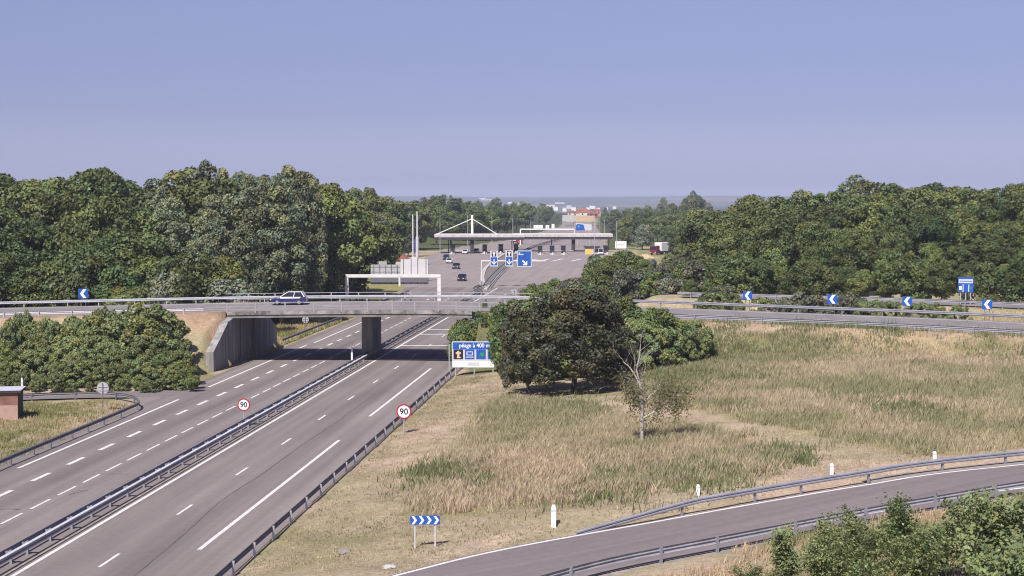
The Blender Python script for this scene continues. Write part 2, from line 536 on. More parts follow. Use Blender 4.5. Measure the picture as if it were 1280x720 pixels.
def cdist(px, py, line):
    """distance to a polyline's samples and the height there"""
    D = np.full(px.shape, 1e9); Z = np.zeros(px.shape)
    for k in range(0, len(px), 20000):
        a = px[k:k + 20000]; b = py[k:k + 20000]
        d2 = (a[:, None] - line[None, :, 0]) ** 2 + (b[:, None] - line[None, :, 1]) ** 2
        j = d2.argmin(1)
        D[k:k + 20000] = np.sqrt(d2[np.arange(len(a)), j]); Z[k:k + 20000] = line[j, 2]
    return D, Z

def gz(X, Y):
    X = np.atleast_1d(np.asarray(X, dtype=float)); Y = np.atleast_1d(np.asarray(Y, dtype=float))
    l = Lx(Y); r = Rx(Y)
    s = np.maximum(X - r, 0); t = np.maximum(l - X, 0)
    zr = 5.2 * (1 - np.exp(-s / 36)) * (1 - 0.75 * smooth((Y - 240) / 120) * smooth((110 - s) / 60))
    zr = zr + 0.045 * np.clip(Y - 205, 0, 170) * smooth((s - 25) / 40) * smooth((900 - Y) / 400)
    zl = 4.5 * smooth((t - 13) / 30) * (1 - 0.7 * smooth((Y - 240) / 80) * smooth((60 - t) / 40)) * smooth((Y - 128) / 25)
    zl = zl + 0.018 * np.clip(Y - 205, 0, 150) * smooth((t - 20) / 40) * smooth((900 - Y) / 400)
    z = np.where(s > 0, zr, np.where(t > 0, zl, -0.06))
    # micro relief off the carriageway
    off = smooth((s + t) / 4)
    z = z + off * (0.35 * (fbm(X / 9, Y / 9, 3) - 0.5) + 0.16 * (vnoise(X / 1.7, Y / 1.7, 9) - 0.5))
    # the valley and the far hills
    far = smooth((Y - 1500) / 2300)
    val = -14 + 26 * (fbm(X / 1500 + 7, Y / 1300, 21, 5) - 0.45) * smooth((Y - 2800) / 1500)
    hill = smooth((Y - 5600) / 3600) * (46 + 34 * (fbm(X / 2600 + 3, Y / 4000, 5, 4) - 0.42))
    z = z * (1 - far) + far * (val + hill)
    near = (np.abs(X) < 190) & (Y < 270) & (Y > 30)
    if near.any():
        xn = X[near]; yn = Y[near]; zn = z[near]
        for line, hw, k, span in ((ROAD2, 5.0, 0.5, False), (OVER, 7.6, 0.55, True), (RAMP, 4.6, 0.45, False), (ACC, 3.2, 0.4, False)):
            d, zc = cdist(xn, yn, line)
            out = np.maximum(d - hw, 0)
            kk_ = np.where(span & (xn > -12) & (xn < 6), 1.15, k) if span else k
            zz = np.clip(zn, zc - 0.13 - kk_ * out, zc - 0.13 + kk_ * out)
            if span:
                inside = (xn > Lx(yn) - 1.3) & (xn < Rx(yn) + 1.3)
                zz = np.where(inside, zn, zz)
            zn = zz
        inside = (xn > Lx(yn)) & (xn < Rx(yn))
        zn = np.where(inside, np.minimum(zn, -0.06), zn)
        z[near] = zn
    return z

def gz1(x, y):
    return float(gz([x], [y])[0])

_T = np.concatenate([np.arange(40, 300, 0.25), np.arange(300, 2500, 3.0)])
def PT(px, py):
    """where that line of sight meets the ground"""
    d = ray(px, py)
    X = d[0] * _T; Y = d[1] * _T; Z = CAM_H + d[2] * _T
    g = gz(X, Y)
    hit = np.nonzero(Z <= g)[0]
    i = hit[0] if len(hit) else len(_T) - 1
    return (X[i], Y[i], float(g[i]))

def inpoly(x, y, poly):
    inside = np.zeros(x.shape, dtype=bool)
    n = len(poly)
    j = n - 1
    for i in range(n):
        xi, yi = poly[i][0], poly[i][1]; xj, yj = poly[j][0], poly[j][1]
        c = ((yi > y) != (yj > y)) & (x < (xj - xi) * (y - yi) / (yj - yi + 1e-12) + xi)
        inside ^= c
        j = i
    return inside

# tall-grass meadows (outlines on the ground)
MEADOW_A = [PT(*p) for p in ((500, 643), (545, 585), (585, 545), (612, 500), (660, 500), (760, 518), (830, 527), (930, 550), (990, 573), (970, 588), (900, 600), (840, 609), (740, 622), (640, 638), (560, 648))]
MEADOW_B = [PT(*p) for p in ((780, 505), (800, 470), (850, 440), (910, 418), (1000, 414), (1150, 420), (1300, 428), (1400, 440), (1560, 462), (1560, 556), (1400, 560), (1280, 560), (1160, 571), (1060, 553), (940, 528), (860, 512))]

# ------------------------------------------------------------------ ground sheet
def spaced(a, b, step):
    return list(np.arange(a, b, step))
xs = spaced(-70, 75, 0.9)
g = 0.9; x = 75
while x < 9000:
    xs.append(x); g *= 1.16; x += g
g = 0.9; x = -70 - 0.9
while x > -9000:
    xs.append(x); g *= 1.16; x -= g
xs = np.array(sorted(xs))
ys = spaced(30, 215, 0.9)
g = 0.9; y = 215
while y < 14000:
    ys.append(y); g *= 1.045; y += min(g, 160)
ys = np.array(sorted(ys + [-200, -60, 0, 18]))
GX, GY = np.meshgrid(xs, ys)
fx, fy = GX.ravel(), GY.ravel()
fz = gz(fx, fy)
nx, ny = len(xs), len(ys)
idx = np.arange(nx * ny).reshape(ny, nx)
F = np.stack([idx[:-1, :-1].ravel(), idx[:-1, 1:].ravel(), idx[1:, 1:].ravel(), idx[1:, :-1].ravel()], 1)

def mixc(c, col, w):
    w = np.clip(w, 0, 1)[:, None]
    return c * (1 - w) + np.array(col)[None, :] * w
STRAW = (0.35, 0.285, 0.195); STRAW2 = (0.41, 0.315, 0.235); DRYTALL = (0.33, 0.27, 0.155); GREENG = (0.15, 0.165, 0.065)
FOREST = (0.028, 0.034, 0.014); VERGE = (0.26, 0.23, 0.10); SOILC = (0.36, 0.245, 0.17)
c = np.tile(np.array(STRAW), (len(fx), 1))
s_ = fx - Rx(fy); t_ = Lx(fy) - fx
n1 = fbm(fx / 7, fy / 11, 31); n2 = fbm(fx / 3, fy / 3, 37); n3 = fbm(fx / 22, fy / 22, 41)
c = mixc(c, STRAW2, smooth((n1 - 0.45) / 0.2))
c = mixc(c, (0.25, 0.22, 0.115), 0.75 * smooth((n3 - 0.48) / 0.12) * smooth((n2 - 0.35) / 0.25))
inA = inpoly(fx, fy, MEADOW_A); inB = inpoly(fx, fy, MEADOW_B)
c = np.where((inA | inB)[:, None], mixc(np.tile(np.array(DRYTALL), (len(fx), 1)), GREENG, 0.8 * smooth((n3 - 0.47) / 0.12)), c)
dO, zO = cdist(fx, fy, OVER)
c = mixc(c, SOILC, 0.55 * smooth((10.5 - dO) / 3 + 0.6 * (n2 - .5)) * (fy < 230) * (dO > 4))
c = mixc(c, SOILC, smooth((12.5 - dO) / 3) * (fy < 182) * (dO > 4) * (t_ > 0) * (fx > -45))
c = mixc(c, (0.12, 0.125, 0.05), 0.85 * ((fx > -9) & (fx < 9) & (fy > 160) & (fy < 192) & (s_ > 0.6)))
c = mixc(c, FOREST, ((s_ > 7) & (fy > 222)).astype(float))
c = mixc(c, (0.34, 0.285, 0.18), ((s_ > 14) & (fy > 172) & (fy <= 222) & (dO > 9)).astype(float))
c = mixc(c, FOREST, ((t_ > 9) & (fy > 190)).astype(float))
c = mixc(c, VERGE, ((t_ > 0) & (t_ < 9) & (fy > 186) & (fy < 420)).astype(float))
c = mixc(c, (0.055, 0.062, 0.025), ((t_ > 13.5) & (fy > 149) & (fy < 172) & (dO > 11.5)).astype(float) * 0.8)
c = mixc(c, (0.22, 0.21, 0.09), ((t_ > 3) & (fy < 146)).astype(float) * smooth((n2 - 0.3) / 0.2))
c = mixc(c, (0.085, 0.095, 0.04), ((fy > 555) & ((s_ > 0.4) | (t_ > 0.4))).astype(float))
clear = inpoly(fx, fy, [PD(772, 300, 400)[:2], PD(776, 300, 590)[:2], PD(842, 300, 590)[:2], PD(842, 300, 380)[:2]])
c = np.where(clear[:, None], mixc(np.tile(np.array((0.22, 0.21, 0.10)), (len(fx), 1)), (0.36, 0.30, 0.19), smooth((n2 - .45) / .15)), c)
midfar = ((fy > 700) & ((s_ > 4) | (t_ > 4))).astype(float)
c = mixc(c, (0.05, 0.06, 0.028), midfar)
fld = (fy > 2400).astype(float)
fn = vnoise(fx / 420, fy / 750, 55); fn2 = vnoise(fx / 260 + 3, fy / 500, 57)
c = mixc(c, (0.045, 0.055, 0.03), fld)
c = mixc(c, (0.15, 0.14, 0.10), fld * (fn > 0.6))
c = mixc(c, (0.075, 0.09, 0.055), fld * (fn2 > 0.62))
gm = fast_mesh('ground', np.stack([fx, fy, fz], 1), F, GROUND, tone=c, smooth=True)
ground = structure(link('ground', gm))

# ------------------------------------------------------------------ roads
def side_vectors(line):
    d = np.gradient(line[:, :2], axis=0)
    d /= np.linalg.norm(d, axis=1)[:, None]
    return np.stack([d[:, 1], -d[:, 0]], 1)              # to the right of travel

def strip(name, line, o0, o1, mat, dz=0.0, n=2, cross=0.0, make=True):
    sv = side_vectors(line)
    V = []; 
    for k in range(n):
        o = o0 + (o1 - o0) * k / (n - 1)
        V.append(np.stack([line[:, 0] + sv[:, 0] * o, line[:, 1] + sv[:, 1] * o, line[:, 2] + dz + cross * o], 1))
    V = np.concatenate(V); m = len(line)
    F = []
    for k in range(n - 1):
        a = np.arange(m - 1) + k * m
        F.append(np.stack([a, a + m, a + m + 1, a + 1], 1))
    me = fast_mesh(name, V, np.concatenate(F)[:, ::-1], mat)
    return structure(link(name, me))

# motorway and toll plaza: one sheet, cut into two asphalts
def band_mesh(name, ya, yb, mat, step=4.0, z=0.0):
    Y = np.arange(ya, yb + 0.01, step)
    n = 9
    V = []; F = []
    for y in Y:
        l, r = float(Lx(y)) - 0.15 + (0.6 if y < 300 else 0), float(Rx(y)) - (0.35 if y < 300 else 0.1)
        for k in range(n):
            V.append((l + (r - l) * k / (n - 1), y, z))
    for j in range(len(Y) - 1):
        for k in range(n - 1):
            a = j * n + k
            F.append((a, a + 1, a + n + 1, a + n))
    return structure(link(name, fast_mesh(name, V, np.array(F), mat)))
band_mesh('motorway', 20, 324, ASPHALT)
band_mesh('toll_plaza', 324, 1600, ASPHALT_PLAZA, 6.0)

def poly_sheet(name, pts, mat, z):
    bm = bmesh.new()
    bm.faces.new([bm.verts.new((p[0], p[1], z)) for p in pts])
    bmesh.ops.recalc_face_normals(bm, faces=bm.faces)
    me = bpy.data.meshes.new(name); bm.to_mesh(me); bm.free()
    if me.polygons[0].normal.z < 0:
        me.flip_normals()
    me.materials.append(mat)
    return structure(link(name, me))

poly_sheet('slip_road_mouth', [P(*p) for p in ((118, 553), (160, 530), (176, 517), (178, 505), (168, 498), (160, 495.5), (205, 494), (240, 488.5), (262, 480), (236, 500), (182, 526))], ASPHALT, 0.004)
strip('access_road', ACC, -2.3, 2.3, ASPHALT_RAMP, 0.008)
strip('overpass_road', OVER, -6.0, 6.0, ASPHALT_DECK, 0.0, n=3, cross=-0.03)
strip('ramp_road', RAMP, -3.0, 3.9, ASPHALT_RAMP, 0.0, n=4)
strip('upper_road', ROAD2, -3.6, 3.6, ASPHALT_DECK, 0.0)
# gravel shoulders beside the ramp and along the central reservation
strip('ramp_gravel', RAMP[int(len(RAMP) * 0.52):], -4.1, -3.02, GRAVEL, -0.03)
strip('ramp_gravel', RAMP, 3.92, 4.8, GRAVEL, -0.035)

# painted markings -------------------------------------------------
def mpt(x0, y):
    return (x0 + 0.085 * y, y)
def line_quads(mb, x0, ya, yb, w, z=0.012):
    hw = w / 2
    n = max(1, int((yb - ya) / 20))
    for k in range(n):
        a = ya + (yb - ya) * k / n; b = ya + (yb - ya) * (k + 1) / n
        p, q = mpt(x0, a), mpt(x0, b)
        mb.add([(p[0] - hw, a, z), (p[0] + hw, a, z), (q[0] + hw, b, z), (q[0] - hw, b, z)], [(0, 1, 2, 3)])
def dashes(mb, x0, first, length, gap, ya, yb, w):
    y = first
    while y - length - gap > ya: y -= length + gap
    while y < yb:
        a, b = max(y, ya), min(y + length, yb)
        if b > a: line_quads(mb, x0, a, b, w)
        y += length + gap
mk = MB()
line_quads(mk, -30.25, 24, 322, 0.24)                       # left edge of the near carriageway
dashes(mk, -26.75, 90.3, 3.0, 10.0, 24, 322, 0.17)          # lane line
dashes(mk, -22.95, 81.2, 37.3, 13.0, 24, 200, 0.25)         # right edge, long dashes
line_quads(mk, -22.95, 224, 318, 0.22)
dashes(mk, -42.0, 106.0, 36.6, 9.6, 24, 150, 0.25)          # left carriageway: outer edge
line_quads(mk, -41.9, 152, 196, 0.25); line_quads(mk, -41.6, 199, 235, 0.25)
dashes(mk, -39.2, 101.2, 3.0, 3.27, 24, 300, 0.32)
dashes(mk, -35.75, 92.0, 3.05, 1.25, 24, 300, 0.17)
for y in (177.5, 194.6, 211, 218.5):                        # cross bars before the toll
    a, b = mpt(-30.1, y), mpt(-20.2, y)
    mk.add([(a[0], y, .017), (b[0], y + 0.2, .017), (b[0], y + 0.95, .017), (a[0], y + 0.75, .017)], [(0, 1, 2, 3)])
structure(mk.build('motorway_marking', PAINT))

def path_mark(name, line, off, w, dz, segs=None, cross=0.0):
    sv = side_vectors(line); n = len(line); mb = MB()
    for (a, b) in (segs or [(0, n - 1)]):
        for k in range(a, b):
            q = []
            for i, o in ((k, off - w / 2), (k, off + w / 2), (k + 1, off + w / 2), (k + 1, off - w / 2)):
                q.append((line[i, 0] + sv[i, 0] * o, line[i, 1] + sv[i, 1] * o, line[i, 2] + dz + cross * o))
            mb.add(q, [(0, 1, 2, 3)])
    return structure(mb.build(name, PAINT))
# sealed cracks in the asphalt
SEAL = mat_simple('crack_sealing', (0.055, 0.05, 0.05), 0.8)
def crack(pts, w, seed):
    r = random.Random(seed); mb = MB()
    line = catmull([P(*p, 0.0) for p in pts], 1.1)
    sv = side_vectors(line); off = 0.0; prev = None
    for i in range(len(line)):
        off = off * .8 + r.uniform(-.05, .05); ww = w * r.uniform(.4, 1.2) / 2
        a = (line[i, 0] + sv[i, 0] * (off - ww), line[i, 1] + sv[i, 1] * (off - ww), .009)
        b = (line[i, 0] + sv[i, 0] * (off + ww), line[i, 1] + sv[i, 1] * (off + ww), .009)
        if prev: mb.add([prev[0], prev[1], b, a], [(0, 1, 2, 3)])
        prev = (a, b)
    structure(mb.build('asphalt_crack', SEAL))
crack(((160, 727), (225, 672), (283, 622), (333, 588), (400, 541), (470, 492)), .05, 1)
crack(((122, 593), (140, 592.5), (162, 592.7)), .09, 2)
crack(((86, 619), (100, 615), (111, 613)), .08, 3)
crack(((0, 637), (14, 636.5), (26, 637.5)), .09, 4)
nR = len(RAMP)
path_mark('ramp_marking', RAMP, -2.75, 0.2, 0.006)
b_ = int(nR * 0.50)
path_mark('ramp_marking', RAMP, 2.72, 0.2, 0.006, [(0, b_), (b_ + 9, b_ + 15), (b_ + 22, nR - 1)])
path_mark('overpass_marking', OVER, -4.9, 0.16, 0.006, cross=-0.03)
path_mark('overpass_marking', OVER, 4.9, 0.16, 0.006, cross=-0.03)
path_mark('overpass_marking', OVER, 0.0, 0.14, 0.006, [(k, k + 4) for k in range(2, len(OVER) - 6, 14)], cross=-0.03)
# arrow bars on the plaza: short painted bands in front of the booths, kerbed nose of the central reservation
pm = MB()
for px in (672, 688, 704, 728):
    p = P(px, 325); pm.add([(p[0] - 4, p[1] - 9, .006), (p[0] - 3.2, p[1] - 9, .006), (p[0] + .4, p[1] + 9, .006), (p[0] - .4, p[1] + 9, .006)], [(0, 1, 2, 3)])
structure(pm.build('plaza_marking', PAINT))

# central reservation past the bridge: a paved wedge with pale kerbs
def kerb(name, pts, h=0.22, w=0.5, mat=CONC_L):
    line = catmull([(p[0], p[1], 0.0) for p in pts], 3.0)
    sv = side_vectors(line)
    mb = MB().sweep([(line[i], sv[i]) for i in range(len(line))], [(-w / 2, 0), (w / 2, 0), (w / 2, h), (-w / 2, h)])
    return mb.build(name, mat)
structure(kerb('kerb', [P(605, 358), P(603, 347), P(606, 337), P(612, 331), P(628, 319), P(650, 308)], w=0.9))
structure(kerb('kerb', [P(607, 362), P(620, 347), P(632, 334), P(647, 320), P(668, 309), P(700, 300)], w=0.7))
WEDGE = mat_simple('wedge_paving', (0.15, 0.135, 0.12), 0.9, noise=0.25, nscale=0.3)
poly_sheet('reservation_paving', [P(*p) for p in ((606, 361), (605, 352), (604, 345), (608, 335), (622, 323.5), (645, 310.5), (655, 310.5), (645, 320), (631, 334), (619, 347))], WEDGE, 0.008)

# ------------------------------------------------------------------ overpass bridge
def over_at(x):
    i = int(np.argmin(np.abs(OVER[:, 0] - x)))
    return OVER[i]
OSV = side_vectors(OVER)                                   # travelling left to right: right-hand side is towards us
i0 = int(np.argmin(np.abs(OVER[:, 0] + 30.6))); i1 = int(np.argmin(np.abs(OVER[:, 0] + 2.2)))
bridge = thing('overpass_bridge', 'concrete slab bridge with slim steel railings carrying the overpass road across the motorway', 'bridge', tuple(OVER[(i0 + i1) // 2][:2]) + (0,))
BO = Vector(bridge.location)
def brel(p): return (p[0] - BO.x, p[1] - BO.y, p[2] - BO.z)
def bsweep(prof, a=i0, b=i1):
    return MB().sweep([(brel(OVER[i]), OSV[i]) for i in range(a, b + 1)], prof)
bsweep([(-6.25, -0.30), (6.3, -0.75), (6.3, -0.22), (6.05, -0.20), (-6.05, 0.16), (-6.25, 0.16)]).build('deck', DECK_CONC, bridge)
bsweep([(6.02, -0.18), (6.42, -0.19), (6.42, -0.42), (6.305, -0.42), (6.305, -0.05), (6.02, -0.05)]).build('cornice', DIRTY_CONC, bridge)
STAIN = bpy.data.materials.new('stained_concrete')
STAIN.use_nodes = True
_n = STAIN.node_tree; _b = _n.nodes['Principled BSDF']; _b.inputs['Roughness'].default_value = 0.9
_tc = _n.nodes.new('ShaderNodeNewGeometry'); _mp = _n.nodes.new('ShaderNodeMapping'); _mp.inputs['Scale'].default_value = (1.1, 1.1, 0.12)
_no = _n.nodes.new('ShaderNodeTexNoise'); _no.inputs['Scale'].default_value = 1.0; _no.inputs['Detail'].default_value = 7; _no.inputs['Roughness'].default_value = 0.7
_rp = _n.nodes.new('ShaderNodeValToRGB')
_rp.color_ramp.elements[0].position = 0.32; _rp.color_ramp.elements[0].color = (0.115, 0.11, 0.11, 1)
_rp.color_ramp.elements[1].position = 0.68; _rp.color_ramp.elements[1].color = (0.34, 0.325, 0.31, 1)
_n.links.new(_tc.outputs['Position'], _mp.inputs[0]); _n.links.new(_mp.outputs[0], _no.inputs['Vector'])
_n.links.new(_no.outputs['Fac'], _rp.inputs[0]); _n.links.new(_rp.outputs[0], _b.inputs['Base Color'])
# pier: thin wall in the central reservation, with a cap beam
pz = 4.95
pc = P(459, 446.5); pl = 6.0
ang = math.atan(0.085)
pd = Vector((math.sin(ang), math.cos(ang), 0))
pm_ = Vector((pc[0], pc[1], 0)) + pd * (pl / 2)
pier = MB().box(brel((pm_.x, pm_.y, pz / 2 + 0.1)), (1.25, pl, pz + 0.2), rz=-ang).build('pier', STAIN, bridge, bevel=0.06)
# abutments
def wall(pts, th, name, mat):
    """pts: list of (x, y, zbottom, ztop)"""
    mb = MB(); n = len(pts); vs = []
    for i, (x, y, zb, zt) in enumerate(pts):
        a = Vector(pts[max(i - 1, 0)][:2]); b = Vector(pts[min(i + 1, n - 1)][:2])
        d = (b - a).normalized(); nrm = Vector((-d.y, d.x)) * th
        vs += [brel((x, y, zb)), brel((x, y, zt)), brel((x + nrm.x, y + nrm.y, zt)), brel((x + nrm.x, y + nrm.y, zb))]
    fs = []
    for i in range(n - 1):
        a = i * 4; b = a + 4
        fs += [(a, b, b + 1, a + 1), (a + 1, b + 1, b + 2, a + 2), (a + 2, b + 2, b + 3, a + 3), (a + 3, b + 3, b, a)]
    fs += [(0, 1, 2, 3), tuple(reversed(range((n - 1) * 4, n * 4)))]
    return mb.add(vs, fs).build(name, mat, bridge)
wl = []
for y, zt in ((165.6, 2.05), (168.5, 3.3), (171.6, 4.75), (174.0, 5.05), (180, 5.2), (187.2, 5.35), (190, 4.2), (194, 2.2)):
    wl.append((float(Lx(y)) - 0.6, y, -0.5, zt))
wall(wl, 0.8, 'abutment_wall', STAIN)
wr = []
for y, zt in ((171.6, 5.05), (174, 5.25), (178, 5.35), (185, 5.5), (188, 4.0), (192, 1.8)):
    wr.append((float(Rx(y)) + 0.5, y, -0.5, zt))
wall(list(reversed(wr)), 0.8, 'abutment_wall', STAIN)
# bearings on the pier, drain pipes and joints of the abutment wall
for k_ in range(4):
    q = Vector((pc[0], pc[1], 0)) + pd * (1.2 + k_ * (pl - 2.4) / 3)
    MB().box(brel((q.x, q.y, pz - .05)), (1.0, .7, .16), rz=-ang).build('bearing', DARK, bridge)
for y in (176.5, 182.5):
    MB().tube(brel((float(Lx(y)) - .50, y, .2)), brel((float(Lx(y)) - .50, y, 4.9)), .07, n=8).build('drain_pipe', STEEL_D, bridge)
for y in (170.5, 173.4, 179.5, 185.5):
    zt_ = float(np.interp(y, [w_[1] for w_ in wl], [w_[3] for w_ in wl]))
    MB().box(brel((float(Lx(y)) - .597, y, zt_ / 2)), (.03, .05, zt_ - .1)).build('wall_joint', DARK, bridge)
# railings of the bridge: near side (tall steel) and far side
def railing(off, cr, name, step=2.3, h=1.05, bars=((1.0, .05, .035), (0.62, .03, .02), (0.30, .03, .02))):
    mb = MB()
    for (hz, w, t) in bars:
        mb.sweep([(brel(OVER[i]), OSV[i]) for i in range(i0 - 3, i1 + 4)], [(off - w, cr + hz - t), (off + w, cr + hz - t), (off + w, cr + hz + t), (off - w, cr + hz + t)])
    o = mb.build(name, RAILING, bridge)
    first = None; acc = 0.0
    for i in range(i0 - 2, i1 + 4):
        acc += float(np.linalg.norm(OVER[i, :2] - OVER[i - 1, :2]))
        if acc < step: continue
        acc = 0.0
        p = OVER[i]; s = OSV[i]
        base = brel((p[0] + s[0] * (off + 0.07), p[1] + s[1] * (off + 0.07), p[2] + cr - 0.15))
        if first is None:
            first = MB().box((0, 0, (h + 0.15) / 2), (0.14, 0.09, h + 0.15)).build('railing_post', RAILING, o, base)
        else:
            dup(first, o).location = base
    return o
railing(6.22, -0.10, 'railing')
railing(-6.18, 0.20, 'railing', h=1.0)

# ------------------------------------------------------------------ guardrails
def rail_path(pts, step=1.0):
    return catmull(pts, step)
LIT_TOP = mat_simple('sunlit_rail_top', (0.60, 0.59, 0.61), 0.5, 0.2, noise=0.12, nscale=1.0)  # paler copy of the rail steel, sunlight put into the colour
W_PROF = [(0.0, 0.0), (0.07, 0.05), (0.07, 0.11), (0.015, 0.155), (0.07, 0.20), (0.07, 0.26), (0.0, 0.31),
          (-0.03, 0.31), (0.03, 0.255), (0.03, 0.205), (-0.025, 0.155), (0.03, 0.105), (0.03, 0.055), (-0.03, 0.0)]
def guardrail(pts, label, group=None, face=1, h=0.72, spacing=4.0, both=False, mat=STEEL, width=0.62, zf=None, post_h=0.7, flare=None, postmat=None, bracket=True, cap=False):
    line = rail_path(pts)
    if flare:                                               # end run dipping into the ground
        for k in range(flare):
            line[k, 2] -= 0.62 * (1 - k / flare) ** 1.2
    o = Vector(line[0])
    root = thing('guardrail', label, 'guardrail', o, 0, group)
    sv = side_vectors(line)
    rel = line - np.array(o)
    off = width / 2 if both else 0.08
    for sgn in ((1, -1) if both else (face,)):
        prof = [(sgn * (off + a), h - 0.31 + b) for a, b in W_PROF]
        MB().sweep([(rel[i], sv[i]) for i in range(len(rel))], prof).build('beam', mat, root)
    if cap:  # added strip stands in for the sunlit top edge of the beam
        MB().sweep([(rel[i], sv[i]) for i in range(len(rel))], [(off - .05, h + .003), (off + .15, h + .003), (off + .15, h + .05), (off - .05, h + .05)]).build('lit_top_strip', LIT_TOP, root)
    first = None; acc = spacing * 0.6
    for i in range(1, len(rel)):
        acc += float(np.linalg.norm(rel[i, :2] - rel[i - 1, :2]))
        if acc < spacing: continue
        acc -= spacing
        a = math.atan2(sv[i][1], sv[i][0])
        if first is None:
            mb = MB().box((0, 0, (post_h - .3) / 2), (0.12, 0.1, post_h + .3))
            if both:
                mb.box((0, 0, h - 0.16), (width, 0.16, 0.14))
            elif bracket:
                mb.box((0.05 * face, 0, h - 0.15), (0.16, 0.12, 0.2))
            first = mb.build('post', postmat or mat, root, rel[i])
            first.rotation_euler = (0, 0, a)
        else:
            c = dup(first, root); c.location = rel[i]; c.rotation_euler = (0, 0, a)
    return root

def mline(x0, ya, yb, n=8, z=0.0):
    return [(x0 + 0.085 * y, y, z) for y in np.linspace(ya, yb, n)]
# central reservation of the motorway: double rail
guardrail(mline(-31.35, 52, 176), 'double sided steel crash barrier down the middle of the motorway, this side of the bridge', 'guardrails', both=True, spacing=3.0, width=0.62, mat=STEEL_M, cap=True)
guardrail(mline(-31.4, 178, 300) + [(-7.2, 312, 0), (-5.6, 324, 0)], 'double sided crash barrier in the middle of the motorway beyond the bridge pier', 'guardrails', both=True, width=0.62, mat=STEEL_D)
guardrail([(mx_, my_, 0.05) for mx_, my_, _ in (P(608, 361), P(620, 346.5), P(634, 333), P(650, 319.5), P(672, 309), P(703, 300))], 'long dark barrier climbing towards the booths behind the lane arrow signs', 'guardrails', both=True, width=1.2, h=0.95, mat=STEEL_D)
guardrail(mline(-19.75, 50, 172), 'steel crash barrier on the grass verge to the right of the motorway', 'guardrails', face=-1, mat=STEEL_D, postmat=STEEL)
guardrail(mline(-45.0, 196, 300, z=0.05), 'crash barrier beside the grass bank under and past the bridge', 'guardrails', face=1, mat=STEEL_D)
# kerb gutter beside the central barrier
gut = MB()
for x0 in (-30.72,):
    line = np.array(mline(x0, 40, 176, 40))
    sv_ = side_vectors(line)
    gut.sweep([(line[i], sv_[i]) for i in range(len(line))], [(-0.16, -0.05), (0.16, -0.05), (0.16, 0.06), (-0.16, 0.06)])
structure(gut.build('kerb', GRAVEL))

# island on the left: barrier that turns back on itself
isl = [P(*p) for p in ((-60, 504), (-10, 503), (22, 502.5), (60, 501), (110, 499.5), (145, 501), (163, 504), (171, 508), (172, 512.5), (163, 517), (145, 525), (130, 531.5), (70, 557), (0, 587), (-60, 615))]
guardrail(isl, 'crash barrier bending round the tip of the grass island by the round sign', 'guardrails', face=-1, mat=STEEL_D)

# overpass approaches
def along(line, a, b, off, cross, dz=0.0):
    sv = side_vectors(line)
    return [(line[i, 0] + sv[i, 0] * off, line[i, 1] + sv[i, 1] * off, line[i, 2] + cross * off + dz) for i in range(a, b, 4)]
guardrail(along(OVER, 0, i0 - 1, 6.5, -0.03, -0.05), 'crash barrier on the near edge of the overpass road above the bushes', 'guardrails', face=-1)
guardrail(along(OVER, 0, i1 + 6, -5.75, -0.03), 'crash barrier on the far edge of the overpass road in front of the dense wood', 'guardrails', face=1, h=0.74)
guardrail(along(OVER, i1 + 3, len(OVER), 6.5, -0.03, -0.05), 'crash barrier on the near edge of the loop road above the meadow', 'guardrails', face=-1, mat=STEEL_M)
guardrail(along(OVER, i1 + 8, len(OVER), -6.4, -0.03), 'crash barrier on the outside of the loop road below the single arrow signs', 'guardrails', face=1, h=0.7, mat=STEEL_M)
guardrail(along(ROAD2, 0, len(ROAD2), 3.9, 0.0), 'crash barrier on the upper road at the foot of the right hand wood', 'guardrails', face=-1, mat=STEEL_M)
# the ramp in front
kA = int(np.argmin(np.abs(RAMP[:, 0] - 5.0)))
guardrail(along(RAMP, kA, nR, -3.45, 0.0), 'crash barrier on the meadow side of the ramp with its end sunk into the grass', 'guardrails', face=1, h=0.68, flare=7, mat=STEEL_M)
guardrail(along(RAMP, 8, nR, 4.1, 0.0), 'crash barrier on the near side of the ramp behind the shrubs', 'guardrails', face=-1, h=0.7, mat=STEEL_M)

# ------------------------------------------------------------------ signs
def text(body, size, mat, parent, loc, name='lettering', align='CENTER', ext=0.006, sx=1.0):
    cu = bpy.data.curves.new(name, 'FONT')
    cu.body = body; cu.size = size; cu.align_x = align; cu.align_y = 'CENTER'; cu.extrude = ext; cu.offset = size * 0.016
    tmp = bpy.data.objects.new('tmp', cu); COL.objects.link(tmp)
    dg = bpy.context.evaluated_depsgraph_get()
    me = bpy.data.meshes.new_from_object(tmp.evaluated_get(dg))
    bpy.data.objects.remove(tmp); bpy.data.curves.remove(cu)
    me.materials.clear(); me.materials.append(mat)
    o = link(name, me, parent, loc)
    o.rotation_euler = (math.pi / 2, 0, 0); o.scale = (sx, 1, 1)
    return o

def rpoly(w, h, r=0.08, n=4, cx=0, cz=0):
    pts = []
    for (sx, sz, a0) in ((1, -1, -90), (1, 1, 0), (-1, 1, 90), (-1, -1, 180)):
        for k in range(n + 1):
            a = math.radians(a0 + 90 * k / n)
            pts.append((cx + sx * (w / 2 - r) + r * math.cos(a), cz + sz * (h / 2 - r) + r * math.sin(a)))
    return pts
def disc(r, n=28, cx=0, cz=0):
    return [(cx + r * math.cos(2 * math.pi * k / n), cz + r * math.sin(2 * math.pi * k / n)) for k in range(n)]

def facing(loc):
    return math.atan2(-(0 - loc[0]), (0 - loc[1]) * -1) * -1 if False else -math.atan2(loc[0], loc[1])

